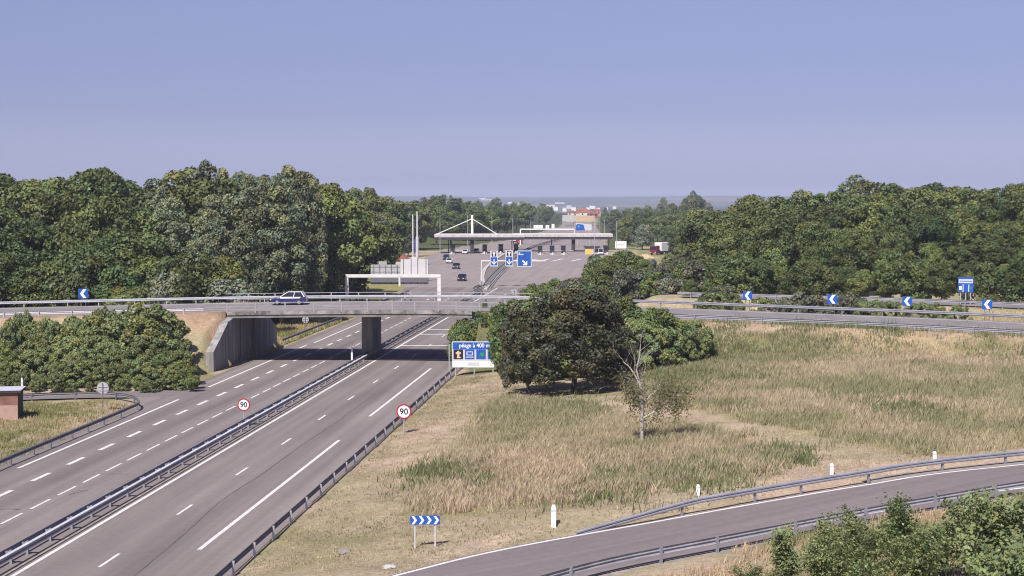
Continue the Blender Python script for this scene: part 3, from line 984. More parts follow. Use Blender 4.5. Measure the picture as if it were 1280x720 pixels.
def speed_sign(loc, hc, dia, label):
    t = thing('speed_sign', label, 'road sign', loc, -0.085, 'speed limit signs')
    MB().tube((0, 0.05, -0.3), (0, 0.05, hc + dia * 0.3), 0.045).build('post', STEEL, t)
    r = dia / 2
    MB().prism_y(disc(r, cz=hc), -0.02, 0.02).build('rim', RED, t)
    MB().prism_y(disc(r * 0.97, cz=hc), 0.021, 0.03).build('back_plate', STEEL, t)
    MB().prism_y(disc(r * 0.80, cz=hc), -0.026, -0.0215).build('face', WHITE, t)
    text('90', dia * 0.56, SIGN_BLACK, t, (0, -0.034, hc - 0.01), 'number')
    return t
sl = P(305, 533); speed_sign((sl[0], sl[1], 0), 1.72, 1.02, 'round red rimmed speed sign reading 90 standing in the central barrier')
sr = P(505, 545); speed_sign((sr[0], sr[1], gz1(sr[0], sr[1])), 1.72, 1.16, 'round red rimmed speed sign reading 90 on the dry verge right of the motorway')

def round_back(px, py, hc, dia, label, loc=None):
    loc = loc or PT(px, py)
    t = thing('round_sign', label, 'road sign', loc, -0.05, 'round signs seen from behind')
    MB().prism_y(disc(dia / 2, cz=hc), -0.02, 0.02).build('back_plate', GREY_P, t)
    MB().prism_y(disc(dia / 2 - .02, cz=hc), 0.021, 0.03).build('face', WHITE, t)
    MB().box((0, -0.045, hc + .12), (dia * 0.8, 0.04, 0.06)).box((0, -0.045, hc - .18), (dia * 0.8, 0.04, 0.06)).build('bracket', STEEL, t)
    MB().tube((0, -0.09, -0.3), (0, -0.09, hc + dia * 0.42), 0.04).build('post', STEEL_D, t)
    return t
round_back(129, 514, 1.95, 1.02, 'grey back of a round sign on a post at the tip of the grass island')
round_back(382, 413.5, 1.5, 0.92, 'grey back of a round sign on the grass bank seen under the bridge')

def chevron_shape(mb, cx, cz, w, h, th, d=1, y0=-0.03, y1=-0.0215):
    """one chevron, d=1 points right"""
    x0 = cx - d * w / 2; x1 = cx + d * w / 2
    top = [(x0, cz + h / 2), (x0 + d * th, cz + h / 2), (x1, cz), (x1 - d * th, cz)]
    bot = [(x0, cz - h / 2), (x1 - d * th, cz), (x1, cz), (x0 + d * th, cz - h / 2)]
    for q in (top, bot):
        if d > 0: q = list(reversed(q))
        mb.prism_y(q, y0, y1)
# wide board with four chevrons, foreground
cl = PT(531.5, 685.5)
cb = thing('chevron_board', 'wide blue board with four white chevrons pointing right, standing in dry grass', 'road sign', cl, 0.03)
dS = cl[1]; sc = dS / FPX
bw, bh = 37.5 * sc, 11.5 * sc
hcz = (685.5 - 650.3) * sc
MB().prism_y(rpoly(bw, bh, 0.04, cz=hcz), -0.02, 0.02).build('panel', BLUE, cb)
mbc = MB()
for k in range(4):
    chevron_shape(mbc, -bw / 2 + bw * (k + 0.55) / 4.05, hcz, bw * 0.185, bh * 0.9, bw * 0.088)
mbc.build('chevrons', WHITE, cb)
for sx in (-1, 1):
    MB().tube((sx * bw * 0.34, 0.06, -0.3), (sx * bw * 0.34, 0.06, hcz + bh * 0.4), 0.045).build('post', LIGHTGREY, cb)

def arrow_marker(px, pyc, Y, size, label, foot=None, d=-1):
    c0 = PD(px, pyc, Y)
    z0 = gz1(c0[0], c0[1])
    t = thing('arrow_marker', label, 'road sign', (c0[0], c0[1], z0), -math.atan2(c0[0], c0[1]) * 0.8, 'single chevron markers on the loop road')
    hc = c0[2] - z0
    MB().prism_y(rpoly(size, size, 0.05, cz=hc), -0.02, 0.02).build('panel', BLUE, t)
    mb = MB(); chevron_shape(mb, -size * 0.0, hc, size * 0.66, size * 0.92, size * 0.33, d)
    mb.build('chevron', WHITE, t)
    for sx in (-1, 1):
        MB().tube((sx * size * 0.22, 0.06, -0.3), (sx * size * 0.22, 0.06, hc + size * 0.3), 0.035).build('post', STEEL_D, t)
arrow_marker(104, 367, 190.5, 1.15, 'small square blue sign with white left chevron in front of the dark left wood')
arrow_marker(934.5, 369.5, 178.5, 1.0, 'blue square left chevron sign nearest to the tree clump')
arrow_marker(1040.5, 374, 173.5, 1.05, 'blue square left chevron sign standing in the pale grey shrubs')
arrow_marker(1134, 376.5, 168.5, 1.0, 'blue square left chevron sign below and left of the blue toll sign')
arrow_marker(1234, 380.5, 163.5, 1.0, 'blue square left chevron sign below and right of the blue toll sign')

# toll announcement sign by the dark tree
tl = P(587, 471)
ts = thing('toll_sign', 'big blue and white sign reading péage à 400 m, half hidden by a tree', 'road sign', (tl[0] + 0.35, tl[1], max(0.0, gz1(tl[0], tl[1]))), -0.02)
k_ = tl[1] / FPX
TW, TH = 56 * k_, 33 * k_
tz0 = 0.74
cx0 = (565 - 587) * k_ + TW / 2 - 0.35
MB().prism_y(rpoly(TW, TH, 0.1, cx=cx0, cz=tz0 + TH / 2), -0.03, 0.03).build('panel', LIGHTGREY, ts)
hb = TH * 0.27
MB().prism_y(rpoly(TW * 0.965, hb, 0.06, cx=cx0, cz=tz0 + TH - hb / 2 - 0.1), -0.038, -0.0315).build('title_band', BLUE, ts)
text('péage à 400 m', hb * 0.80, WHITE, ts, (cx0 + 0.02, -0.046, tz0 + TH - hb / 2 - 0.07), 'lettering', sx=0.93)
lowz = tz0 + TH * 0.215
MB().prism_y(rpoly(TW * 0.965, TH * 0.22, 0.06, cx=cx0, cz=tz0 + TH * 0.135), -0.038, -0.0315).build('lower_band', WHITE, ts)
MB().prism_y(rpoly(TW * 0.25, TH * 0.13, 0.04, cx=cx0 - TW * 0.02, cz=tz0 + TH * 0.135), -0.046, -0.0385).build('small_plate', LIGHTGREY, ts)
sq = TW * 0.215
for k, (mat) in enumerate((SIGN_BLACK, BLUE, BLUE, BLUE)):
    cx = cx0 - TW * 0.36 + k * TW * 0.255
    cz = tz0 + TH * 0.50
    o = MB().prism_y(rpoly(sq, TH * 0.37, 0.05, cx=cx, cz=cz), -0.038, -0.0315).build('pictogram_panel', mat, ts)
    m2 = MB()
    if k == 0:       # a bold letter t
        m2.prism_y(rpoly(sq * .22, TH * .27, .03, cx=cx, cz=cz), -0.046, -0.0385)
        m2.prism_y(rpoly(sq * .52, TH * .075, .02, cx=cx, cz=cz + TH * .05), -0.050, -0.0465)
        m2.prism_y(rpoly(sq * .40, TH * .05, .02, cx=cx + sq * .05, cz=cz - TH * .115), -0.050, -0.0465)
        m2.build('symbol', ORANGE, o)
    elif k == 1:     # bank card in a slot
        for (w, h, zz, xx) in ((.66, .03, .10, 0), (.66, .03, -.02, 0), (.10, .12, .04, -.28), (.10, .12, .04, .28), (.8, .035, -.10, .0)):
            m2.prism_y(rpoly(sq * w, TH * h, .01, cx=cx + sq * xx, cz=cz + TH * zz), -0.046 - 0.002 * abs(xx), -0.0385)
        m2.build('symbol', LIGHTGREY, o)
    elif k == 2:
        m2.prism_y(disc(sq * .22, 16, cx=cx + sq * .12, cz=cz), -0.046, -0.0385)
        m2.build('symbol', GREEN_S, o)
    else:
        m2.prism_y(disc(sq * .25, 16, cx=cx, cz=cz), -0.046, -0.0385)
        m2.build('symbol', WHITE, o)
for fx_ in (-0.42, 0.0, 0.42):
    MB().tube((cx0 + TW * fx_, 0.1, -0.5), (cx0 + TW * fx_, 0.1, tz0 + TH * 0.98), 0.07).build('post', STEEL, ts)
MB().tube((cx0 - TW / 2 - 0.28, 0.05, -0.4), (cx0 - TW / 2 - 0.28, 0.05, tz0 + TH * 0.9), 0.06).build('post', STEEL, ts)

# blue sign on the right above the upper road
bl = PD(1207, 366, 196)
bz = gz1(bl[0], bl[1]); k_ = 196 / FPX
bs = thing('direction_sign', 'square blue sign with white lettering band at the edge of the right hand wood', 'road sign', (bl[0], bl[1], bz), -math.atan2(bl[0], bl[1]))
zc = PD(1207, 356, 196)[2] - bz
bw2, bh2 = 18.5 * k_, 19 * k_
MB().prism_y(rpoly(bw2, bh2, 0.06, cz=zc), -0.03, 0.03).build('panel', BLUE, bs)
MB().prism_y(rpoly(bw2 * .92, bh2 * .26, 0.03, cz=zc + bh2 * .24), -0.04, -0.0315).build('lettering_band', LIGHTGREY, bs)
MB().prism_y(rpoly(bw2 * .80, bh2 * .05, 0.01, cz=zc + bh2 * .24), -0.047, -0.0405).build('lettering', BLUE, bs)
MB().prism_y(rpoly(bw2 * .06, bh2 * .5, 0.01, cx=-bw2 * .17, cz=zc - bh2 * .22), -0.04, -0.0315).prism_y(rpoly(bw2 * .06, bh2 * .5, 0.01, cx=bw2 * .2, cz=zc - bh2 * .22), -0.04, -0.0315).build('divider', LIGHTGREY, bs)
MB().prism_y(rpoly(bw2 * .16, bh2 * .26, 0.02, cx=-bw2 * .34, cz=zc - bh2 * .22), -0.04, -0.0315).build('symbol', WHITE, bs)
MB().prism_y(rpoly(bw2 * .12, bh2 * .14, 0.02, cx=bw2 * .36, cz=zc - bh2 * .2), -0.04, -0.0315).build('symbol', GREEN_S, bs)
for sx in (-.32, 0, .32):
    MB().tube((bw2 * sx, 0.09, -0.5), (bw2 * sx, 0.09, zc + bh2 * .45), 0.07).build('post', STEEL, bs)

# delineator posts
def delineator(loc, h, w, label, group='white marker posts', cap=True):
    t = thing('delineator_post', label, 'marker post', loc, 0, group)
    MB().prism_y([(-w / 2, -0.2), (w / 2, -0.2), (w / 2, h * 0.86), (w * 0.3, h), (-w * 0.3, h), (-w / 2, h * 0.86)], -w * 0.4, w * 0.4).build('post_body', WHITE, t, bevel=0.01)
    MB().prism_y([(-w / 2 - .004, h * 0.70), (w / 2 + .004, h * 0.70), (w / 2 + .004, h * 0.80), (-w / 2 - .004, h * 0.80)], -w * 0.4 - 0.004, w * 0.4 + 0.004).build('reflector_band', LIGHTGREY, t)
    return t
dl = [(692, 661, 27, 'tall white marker post alone in the mown grass left of the ramp barrier end'), (872.5, 619, 13.5, 'white marker post behind the start of the meadow side ramp barrier'),
      (1039.5, 594.5, 15, 'white marker post behind the middle of the ramp barrier'), (1168, 580, 14, 'white marker post behind the ramp barrier, farthest to the right')]
for px, py, hp, lb in dl:
    p = PT(px, py); delineator(p, hp * p[1] / FPX, 0.24 if hp > 20 else 0.2, lb)
p = P(440, 451); delineator((p[0], p[1], 0), 1.55, 0.2, 'slim pale marker post at the foot of the bridge pier')
p = PT(28, 500); delineator(p, 2.0, 0.16, 'thin pale marker post beside the shed roof in front of the bushes')
p = PT(239.5, 473); delineator(p, 1.45, 0.12, 'thin pale marker post between the bushes and the abutment wall')

# ------------------------------------------------------------------ shed at the left edge
sh = P(2, 526)
shed = thing('shed', 'small rust brown shed with a flat pale roof at the left edge of the island', 'shed', (sh[0] - 0.7, sh[1] + 1.6, gz1(sh[0], sh[1] + 1.5) - 0.05), 0.16)
MB().box((0, 0, 1.15), (3.4, 2.8, 2.3)).build('wall', RUST, shed)
MB().box((0.0, -1.425, 0.62), (3.36, 0.03, 1.2)).build('front_panel', TAN, shed)
for k in range(9):
    MB().box((1.725, -1.2 + k * 0.3, 1.15), (0.04, 0.1, 2.2)).build('batten', DARK, shed) if k == 0 else None
MB().box((1.715, 0, 1.15), (0.03, 2.7, 2.24)).build('side_cladding', DARK, shed)
MB().box((0.05, 0, 2.38), (3.8, 3.15, 0.12)).build('roof', ROOF_GREY, shed)
MB().box((0.05, -1.59, 2.34), (3.8, 0.03, 0.2)).box((1.965, 0, 2.34), (0.03, 3.1, 0.2)).build('fascia', DARK, shed)

# ------------------------------------------------------------------ cars
def wheel(parent, x, y, r=0.32, w=0.22):
    t = MB().tube((0, -w / 2, 0), (0, w / 2, 0), r, n=16).build('wheel', BLACK, parent, (x, y, r))
    MB().tube((0, -w / 2 - 0.012, 0), (0, w / 2 + 0.012, 0), r * 0.62, n=12).build('rim', CHROME, t)
    return t

def make_car(name, label, cat, paint, loc, rz, roofpaint=None, L=4.2, W=1.76, H=1.5, estate=False, group=None, door_glare=None):
    """front towards local +X"""
    t = thing(name, label, cat, loc, rz, group)
    h = L / 2
    # lower body from lengthwise sections, narrowing to nose and tail, waist to sill
    st = [(-h, .42, .74, .80), (-h + .10, .30, .88, .90), (-h + .7, .24, .95, .97), (-.4, .22, .96, 1.0), (h - 1.35, .22, .94, 1.0), (h - .75, .24, .86, .98), (h - .2, .28, .74, .90), (h, .40, .62, .74)]
    V = []; F = []
    for x, zb, zt, wf in st:
        w = W / 2 * wf
        V += [(x, -w * .94, zb), (x, -w, zb + .16), (x, -w * .99, zt - .12), (x, -w * .90, zt), (x, w * .90, zt), (x, w * .99, zt - .12), (x, w, zb + .16), (x, w * .94, zb)]
    n = 8
    for k in range(len(st) - 1):
        for i in range(n):
            j = (i + 1) % n
            F.append((k * n + i, k * n + j, (k + 1) * n + j, (k + 1) * n + i))
    F.append(tuple(range(n))); F.append(tuple(range((len(st) - 1) * n, len(st) * n)))
    MB().add(V, F).build('body', paint, t, bevel=0.015)
    # greenhouse
    rear = -h + (.15 if estate else .35); rr = -h + (.55 if estate else 1.0)
    ws = h - 1.15; wr = h - 2.0
    zt = .95
    wl, wu = W * .455, W * .375
    gv = [(rear, -wl, zt - .03), (ws, -wl, zt - .05), (wr, -wu, H - .05), (rr, -wu, H - .05), (rear, wl, zt - .03), (ws, wl, zt - .05), (wr, wu, H - .05), (rr, wu, H - .05)]
    gf = [(0, 1, 2, 3), (4, 7, 6, 5), (1, 5, 6, 2), (0, 3, 7, 4), (3, 2, 6, 7), (0, 4, 5, 1)]
    MB().add(gv, gf).build('window_glass', GLASS, t)
    rv = []
    for z, k in ((H - .045, 1.02), (H + .0, .93)):
        for x, y in ((rr - .05, -wu), (wr + .06, -wu), (wr + .06, wu), (rr - .05, wu)):
            rv.append(((x - (rr + wr) / 2) * k + (rr + wr) / 2, y * k, z))
    MB().add(rv, [(0, 1, 2, 3), (4, 5, 6, 7), (0, 1, 5, 4), (1, 2, 6, 5), (2, 3, 7, 6), (3, 0, 4, 7)]).build('roof', roofpaint or paint, t, bevel=0.012)
    # pillars
    pp = roofpaint or paint
    for s in (-1, 1):
        MB().tube((ws, s * wl, zt - .04), (wr, s * wu, H - .04), .045, n=6).build('pillar', pp, t)
        MB().tube((rear + .05, s * wl, zt - .03), (rr, s * wu, H - .04), .06, n=6).build('pillar', pp, t)
        MB().tube(((ws + rear) / 2 - .1, s * (wl + .01), zt - .03), ((wr + rr) / 2 - .05, s * (wu + .01), H - .04), .04, n=6).build('pillar', pp, t)
    if door_glare:  # pale bands paint sun reflections onto the dark sides
        for s in (-1, 1):
            MB().prism_y([(-h + .75, .76), (h - 1.15, .74), (h - 1.2, .90), (-h + .55, .93)], s * W * .50 - .012, s * W * .50 + .012).build('door_glare_band', door_glare, t)
    for s in (-1, 1):
        MB().box((h - .09, s * W * .30, .60), (.2, .34, .15)).build('headlight', LAMP_W, t, bevel=0.02)
        MB().box((-h + .05, s * W * .34, .72), (.14, .26, .16)).build('tail_light', LAMP_R, t, bevel=0.02)
    MB().box((h - .06, 0, .40), (.16, W * .6, .14)).build('grille', BLACK, t)
    for sx in (1, -1):
        for s in (-1, 1):
            wheel(t, sx * (h - .80), s * (W / 2 - .13))
    return t

ov = over_at(-25.8); k_ov = int(np.argmin(np.abs(OVER[:, 0] + 25.8)))
cp = OVER[k_ov, :2] + OSV[k_ov] * -2.6
make_car('car', 'dark blue car with sun glare painted pale on roof and doors driving left over the bridge', 'car', NAVY, (cp[0], cp[1], OVER[k_ov, 2] + 0.08 + .01), math.pi, WHITE_CAR, door_glare=WHITE_CAR, estate=True, L=4.1)  # white roof and door bands stand in for sun glare on dark bodywork
def plaza_car(px, py, paint, label, rz=-1.65, **k):
    p = P(px, py); make_car('car', label, 'car', paint, (p[0], p[1], 0.0), rz, group='cars on the toll plaza', **k)
plaza_car(577.5, 351, BLACK_CAR, 'black car nearest to us on the left half of the toll plaza')
plaza_car(570.3, 336, GREY_CAR, 'grey car with pale bonnet, second nearest on the left half of the toll plaza', roofpaint=BLACK_CAR)
plaza_car(561.8, 329, WHITE_CAR, 'white car on the toll plaza just behind a dark one', H=1.45)
plaza_car(557.8, 324.5, BLACK_CAR, 'dark car on the toll plaza close to a white one, near the far left corner')
plaza_car(581.5, 317.5, WHITE_CAR, 'white car between the leftmost toll booth and the mast of the left canopy')
plaza_car(595.5, 316.2, WHITE_CAR, 'white car just right of the foot of the left canopy mast')

plaza_car(751, 318.5, WHITE_CAR, 'white van right of the yellow fronted toll office', H=2.1, L=4.8, estate=True)
# ------------------------------------------------------------------ toll plaza
def canopy(name, pxa, pxb, Y, ytop, ybot, mast_px, mast_top, label, ties=True, depth=11, legs=()):
    a = PD(pxa, ytop, Y); b = PD(pxb, ytop, Y); zt = a[2]; zb = PD(pxa, ybot, Y)[2]
    cx = (a[0] + b[0]) / 2; w = b[0] - a[0]
    t = thing(name, label, 'toll canopy', (cx, Y, 0), 0, 'toll canopies')
    MB().box((0, depth / 2, (zt + zb) / 2), (w, depth, (zt - zb) * .9)).build('roof_slab', DARK, t)
    MB().box((0, -0.06, zt - (zt - zb) * .24), (w + .3, .1, (zt - zb) * .48)).build('fascia', FASCIA, t)
    MB().box((0, depth / 2, zt + .03), (w + .2, depth, .12)).build('roof_sheet', OFFWHITE, t)
    mb = MB()
    for k in range(12):
        mb.box((-w / 2 + w * (k + .5) / 12, -0.125, zt - (zt - zb) * .26), (.25, .03, (zt - zb) * .3))
    mb.build('fascia_mark', GREY_P, t)
    m = PD(mast_px, mast_top, Y)
    mx = m[0] - cx
    if ties:
        MB().box((mx, 2.0, m[2] / 2 + zt / 2), (.75, .75, m[2] - zt), taper=.8).build('mast', WHITE, t)
        for s in (-1, 1):
            ex = mx + s * min(12.2, w / 2 - 0.2)
            ex = -w / 2 + .4 if s < 0 else mx + 8.3
            MB().tube((mx, 2.0, m[2] - 1.2), (ex, 2.0, zt), .13, n=6).build('tie_rod', WHITE, t)
    MB().box((mx, 2.0, zb / 2), (1.2, 1.6, zb)).build('pillar', DARK, t)
    for lx in legs:
        l = PD(lx, ytop, Y)[0] - cx
        MB().box((l, 5.0, zb / 2), (.35, .35, zb)).build('leg', STEEL_D, t)
canopy('toll_canopy', 543.5, 655, 522, 293.2, 300.3, 590, 269, 'long left canopy of the toll station hung from a white mast by two sloping ties', legs=(560, 640))
canopy('toll_canopy', 641, 765.5, 540, 292.8, 299.6, 717, 291, 'long right canopy of the toll station with a single dark central pillar', ties=False, legs=(762, 690))

booth_proto = None
def booth(px, py, label, accent=None):
    global booth_proto
    p = P(px, py)
    if booth_proto is None:
        t = thing('toll_booth', label, 'toll booth', (p[0], p[1], 0), 0, 'toll booths')
        MB().prism_y([(-.9, 0), (.9, 0), (.9, .25), (-.9, .25)], -9, 6).build('island', CONC_L, t)
        MB().tube((0, -9.4, 0), (0, -9.4, .8), .4, .3, n=12).build('impact_nose', LIGHTGREY, t)
        MB().box((0, 0, 1.45), (1.5, 2.6, 2.4)).build('cabin', DARK, t)
        MB().box((0, -1.31, 1.75), (1.2, .03, 1.0)).box((-.76, 0, 1.75), (.03, 1.8, 1.0)).box((.76, 0, 1.75), (.03, 1.8, 1.0)).build('window', GLASS, t)
        MB().box((0, 0, 2.72), (1.8, 3.0, .14)).build('roof', STEEL_D, t)
        MB().box((.5, -3.4, .75), (.35, .5, 1.5)).build('ticket_machine', DARK, t)
        MB().box((1.9, -2.6, 1.1), (2.6, .1, .1)).build('barrier_arm', WHITE, t)
        booth_proto = t
    else:
        copy_tree(booth_proto, (p[0], p[1], 0), 0, label, 'toll booths')
for px, py, lb in ((566, 316.6, 'dark toll booth at the far left end under the left canopy'),
                   (606, 316.2, 'dark toll booth between the left canopy mast and the first lane arrow sign'),
                   (626, 315.8, 'dark toll booth between the two narrow lane arrow signs'),
                   (645, 315.6, 'dark toll booth showing between the lane arrow signs, left of the wide blue one'),
                   (675, 317.3, 'dark toll booth just right of the wide blue arrow sign'),
                   (690, 317.3, 'dark toll booth in the middle of three left of the dark canopy pillar'),
                   (704, 317.3, 'dark toll booth directly left of the dark pillar of the right canopy'),
                   (757, 317.0, 'dark toll booth at the far right end of the right canopy')):
    booth(px, py, lb)
# low office under the right canopy
p = P(740, 317.8)
of = thing('toll_office', 'low toll office with dark flat roof and yellow front under the right canopy', 'toll office', (p[0], p[1], 0))
MB().box((0, 0, 1.1), (4.6, 4, 2.2)).build('wall', CREAM, of)
MB().box((-1.2, -2.03, .9), (1.9, .05, 1.5)).build('front_panel', YELLOW, of)
MB().box((1.2, -2.03, 1.2), (1.6, .05, 1.1)).build('window', GLASS, of)
MB().box((0, 0, 2.4), (5.2, 4.8, .35)).build('roof', DARK, of)

def mast(px, ytop, Y, label, r=.11, arms=True, base=None):
    top = PD(px, ytop, Y); z0 = gz1(top[0], Y)
    t = thing('light_mast', label, 'light mast', (top[0], Y, z0), 0, 'light masts at the toll station')
    MB().tube((0, 0, -.2), (0, 0, top[2] - z0), r, r * .6, n=8).build('pole', STEEL, t)
    if arms:
        MB().box((0, -.25, top[2] - z0), (.9, .7, .14)).build('lamp_head', STEEL_D, t)
for px, yt, Y, lb in ((550, 265, 505, 'thin light mast left of the end of the left canopy'), (584.6, 266, 540, 'thin light mast just left of the white canopy mast'),
                      (615, 266, 560, 'thin light mast between the white canopy mast and the first white roof box'), (641, 270, 560, 'thin light mast near the left leg of the white frame gantry'),
                      (663.5, 272, 640, 'thin light mast rising behind the white frame gantry'), (718, 265, 600, 'tall dark light mast in line with the right canopy pillar'),
                      (743.5, 271, 500, 'thin light mast standing in front of the toll office'), (749, 272, 700, 'thin light mast far behind the toll office'),
                      (755.8, 271, 560, 'thin light mast just right of the toll office'), (771, 273, 470, 'light mast rising above the blank white sign')):
    mast(px, yt, Y, lb)

# two tall poles behind the gantry
for px, yt, Y, r, lb in ((516, 268, 345, .20, 'slim tall pole left of the flag pole behind the gantry'), (521.4, 264.5, 345, .24, 'tall pole with a limp blue flag behind the gantry')):
    top = PD(px, yt, Y); z0 = gz1(top[0], Y)
    t = thing('flag_pole', lb, 'flag pole', (top[0], Y, z0), 0, 'tall poles at the edge of the plaza')
    MB().tube((0, 0, -.2), (0, 0, top[2] - z0), r, r * .7, n=10).build('pole', LIGHTGREY, t)
    if px > 520:
        zt = PD(px, 296, Y)[2] - z0; zb = PD(px, 314, Y)[2] - z0
        MB().tube((0, 0, zt - 4.5), (0, 0, zt), r * 1.35, n=10).build('sleeve', LIGHTGREY, t)
        V = []; F = []
        for i in range(7):
            for j in range(4):
                V.append((-.12 - j * .18 - .05 * math.sin(i * 1.3), .1 * math.sin(j * 2.1 + i), zt - (zt - zb) * i / 6 - .25 * j))
        for i in range(6):
            for j in range(3):
                a = i * 4 + j; F.append((a, a + 1, a + 5, a + 4))
        fo = MB().add(V, F).build('flag', mat_simple('blue_cloth', (0.06, 0.075, 0.22), .8), t)
        so = fo.modifiers.new('thickness', 'SOLIDIFY'); so.thickness = .02

# gantry over the left carriageway, seen from behind
YG = 245.0
def gx(px): return (px - 640) / FPX * YG / _ca
gl, gr_ = PD(433.5, 345, YG), PD(549, 348, YG)
gn = thing('sign_gantry', 'pale steel gantry across the far carriageway carrying grey sign backs', 'gantry', ((gl[0] + gr_[0]) / 2, YG, 0))
ox = gn.location.x
bz = gl[2]
MB().box((0, 0, bz), (gr_[0] - gl[0] + .5, .55, .5)).build('beam', OFFWHITE, gn, bevel=.03)
for q in (gl, gr_):
    z0 = gz1(q[0], YG) - .3
    MB().box((q[0] - ox, 0, (bz - .25 + z0) / 2), (.58, .55, bz - .25 - z0), taper=.92).build('leg', OFFWHITE, gn, bevel=.03)
z0_, z1_ = PD(480, 355.5, YG)[2], PD(480, 331, YG)[2]
xa, xb = PD(463, 345, YG)[0] - ox, PD(500, 345, YG)[0] - ox
pnl = MB().box(((xa + xb) / 2, .62, (z0_ + z1_) / 2), (xb - xa, .08, z1_ - z0_)).build('sign_back', GREY_P, gn)
rb = MB()
for k in range(5):
    rb.box((xa + (xb - xa) * (k + .5) / 5, .52, (z0_ + z1_) / 2), (.10, .1, z1_ - z0_))
for k in range(4):
    rb.box(((xa + xb) / 2, .565, z0_ + (z1_ - z0_) * (k + .5) / 4), (xb - xa, .02, .09))
rb.build('stiffener', STEEL_D, pnl)
xs1, xs2 = PD(473, 345, YG)[0] - ox, PD(483, 345, YG)[0] - ox
zst = PD(480, 327, YG)[2]
MB().box(((xs1 + xs2) / 2, .62, (z1_ + zst) / 2 + .01), (xs2 - xs1, .07, zst - z1_)).build('sign_back', GREY_P, gn)
xa, xb = PD(500.6, 345, YG)[0] - ox, PD(535, 345, YG)[0] - ox
z1_ = PD(480, 324.5, YG)[2]
vm = MB().box(((xa + xb) / 2, .95, (z0_ + z1_) / 2), (xb - xa, .9, z1_ - z0_)).build('display_housing', LIGHTGREY, gn)
rb = MB()
for k in (0.1, .38, .62, .92):
    rb.box((xa + (xb - xa) * k, .485, (z0_ + z1_) / 2), (.12, .03, z1_ - z0_))
rb.build('seam', STEEL_D, vm)
MB().box((xa + (xb - xa) * .5, .8, z1_ + .22), (.9, .5, .42)).build('equipment_box', LIGHTGREY, vm)
cw = MB()
xl = PD(463, 345, YG)[0] - ox
cw.box(((xl + xb) / 2, .12, bz - .95), (xb - xl, .75, .07)).box(((xl + xb) / 2, -.26, bz - .6), (xb - xl, .03, .7))
cw.build('shaded_catwalk', mat_simple('catwalk_shade', (0.12, 0.12, 0.14), .7), gn)  # dark catwalk colour stands in for the shadow below the beam
MB().box((PD(499.5, 345, YG)[0] - ox, -.30, (bz + z0_) / 2 - .1), (.28, .1, bz - z0_ + .3)).build('drop_post', OFFWHITE, gn)
p = PD(506, 373, 250); t = thing('bollard', 'slim white post on the verge below the grey gantry signs', 'marker post', (p[0], 250, 0))
MB().tube((0, 0, -.2), (0, 0, 2.6), .12, n=8).build('post', WHITE, t)

# service building with a reddish roof behind the gantry
bp_ = PD(490, 335, 360); z0 = gz1(bp_[0], 360)
t = thing('service_building', 'small pale building with a reddish roof behind the grey gantry signs', 'building', (bp_[0], 360, z0))
MB().box((0, 0, 2.2), (6.5, 6, 4.4)).build('wall', CREAM, t)
MB().prism_y([(-3.7, 4.4), (3.7, 4.4), (2.6, 5.5), (-2.6, 5.5)], -3.4, 3.4).build('roof', ROOF_RED, t)
MB().box((1.2, -3.02, 2.2), (1.2, .05, 1.4)).build('window', GLASS, t)

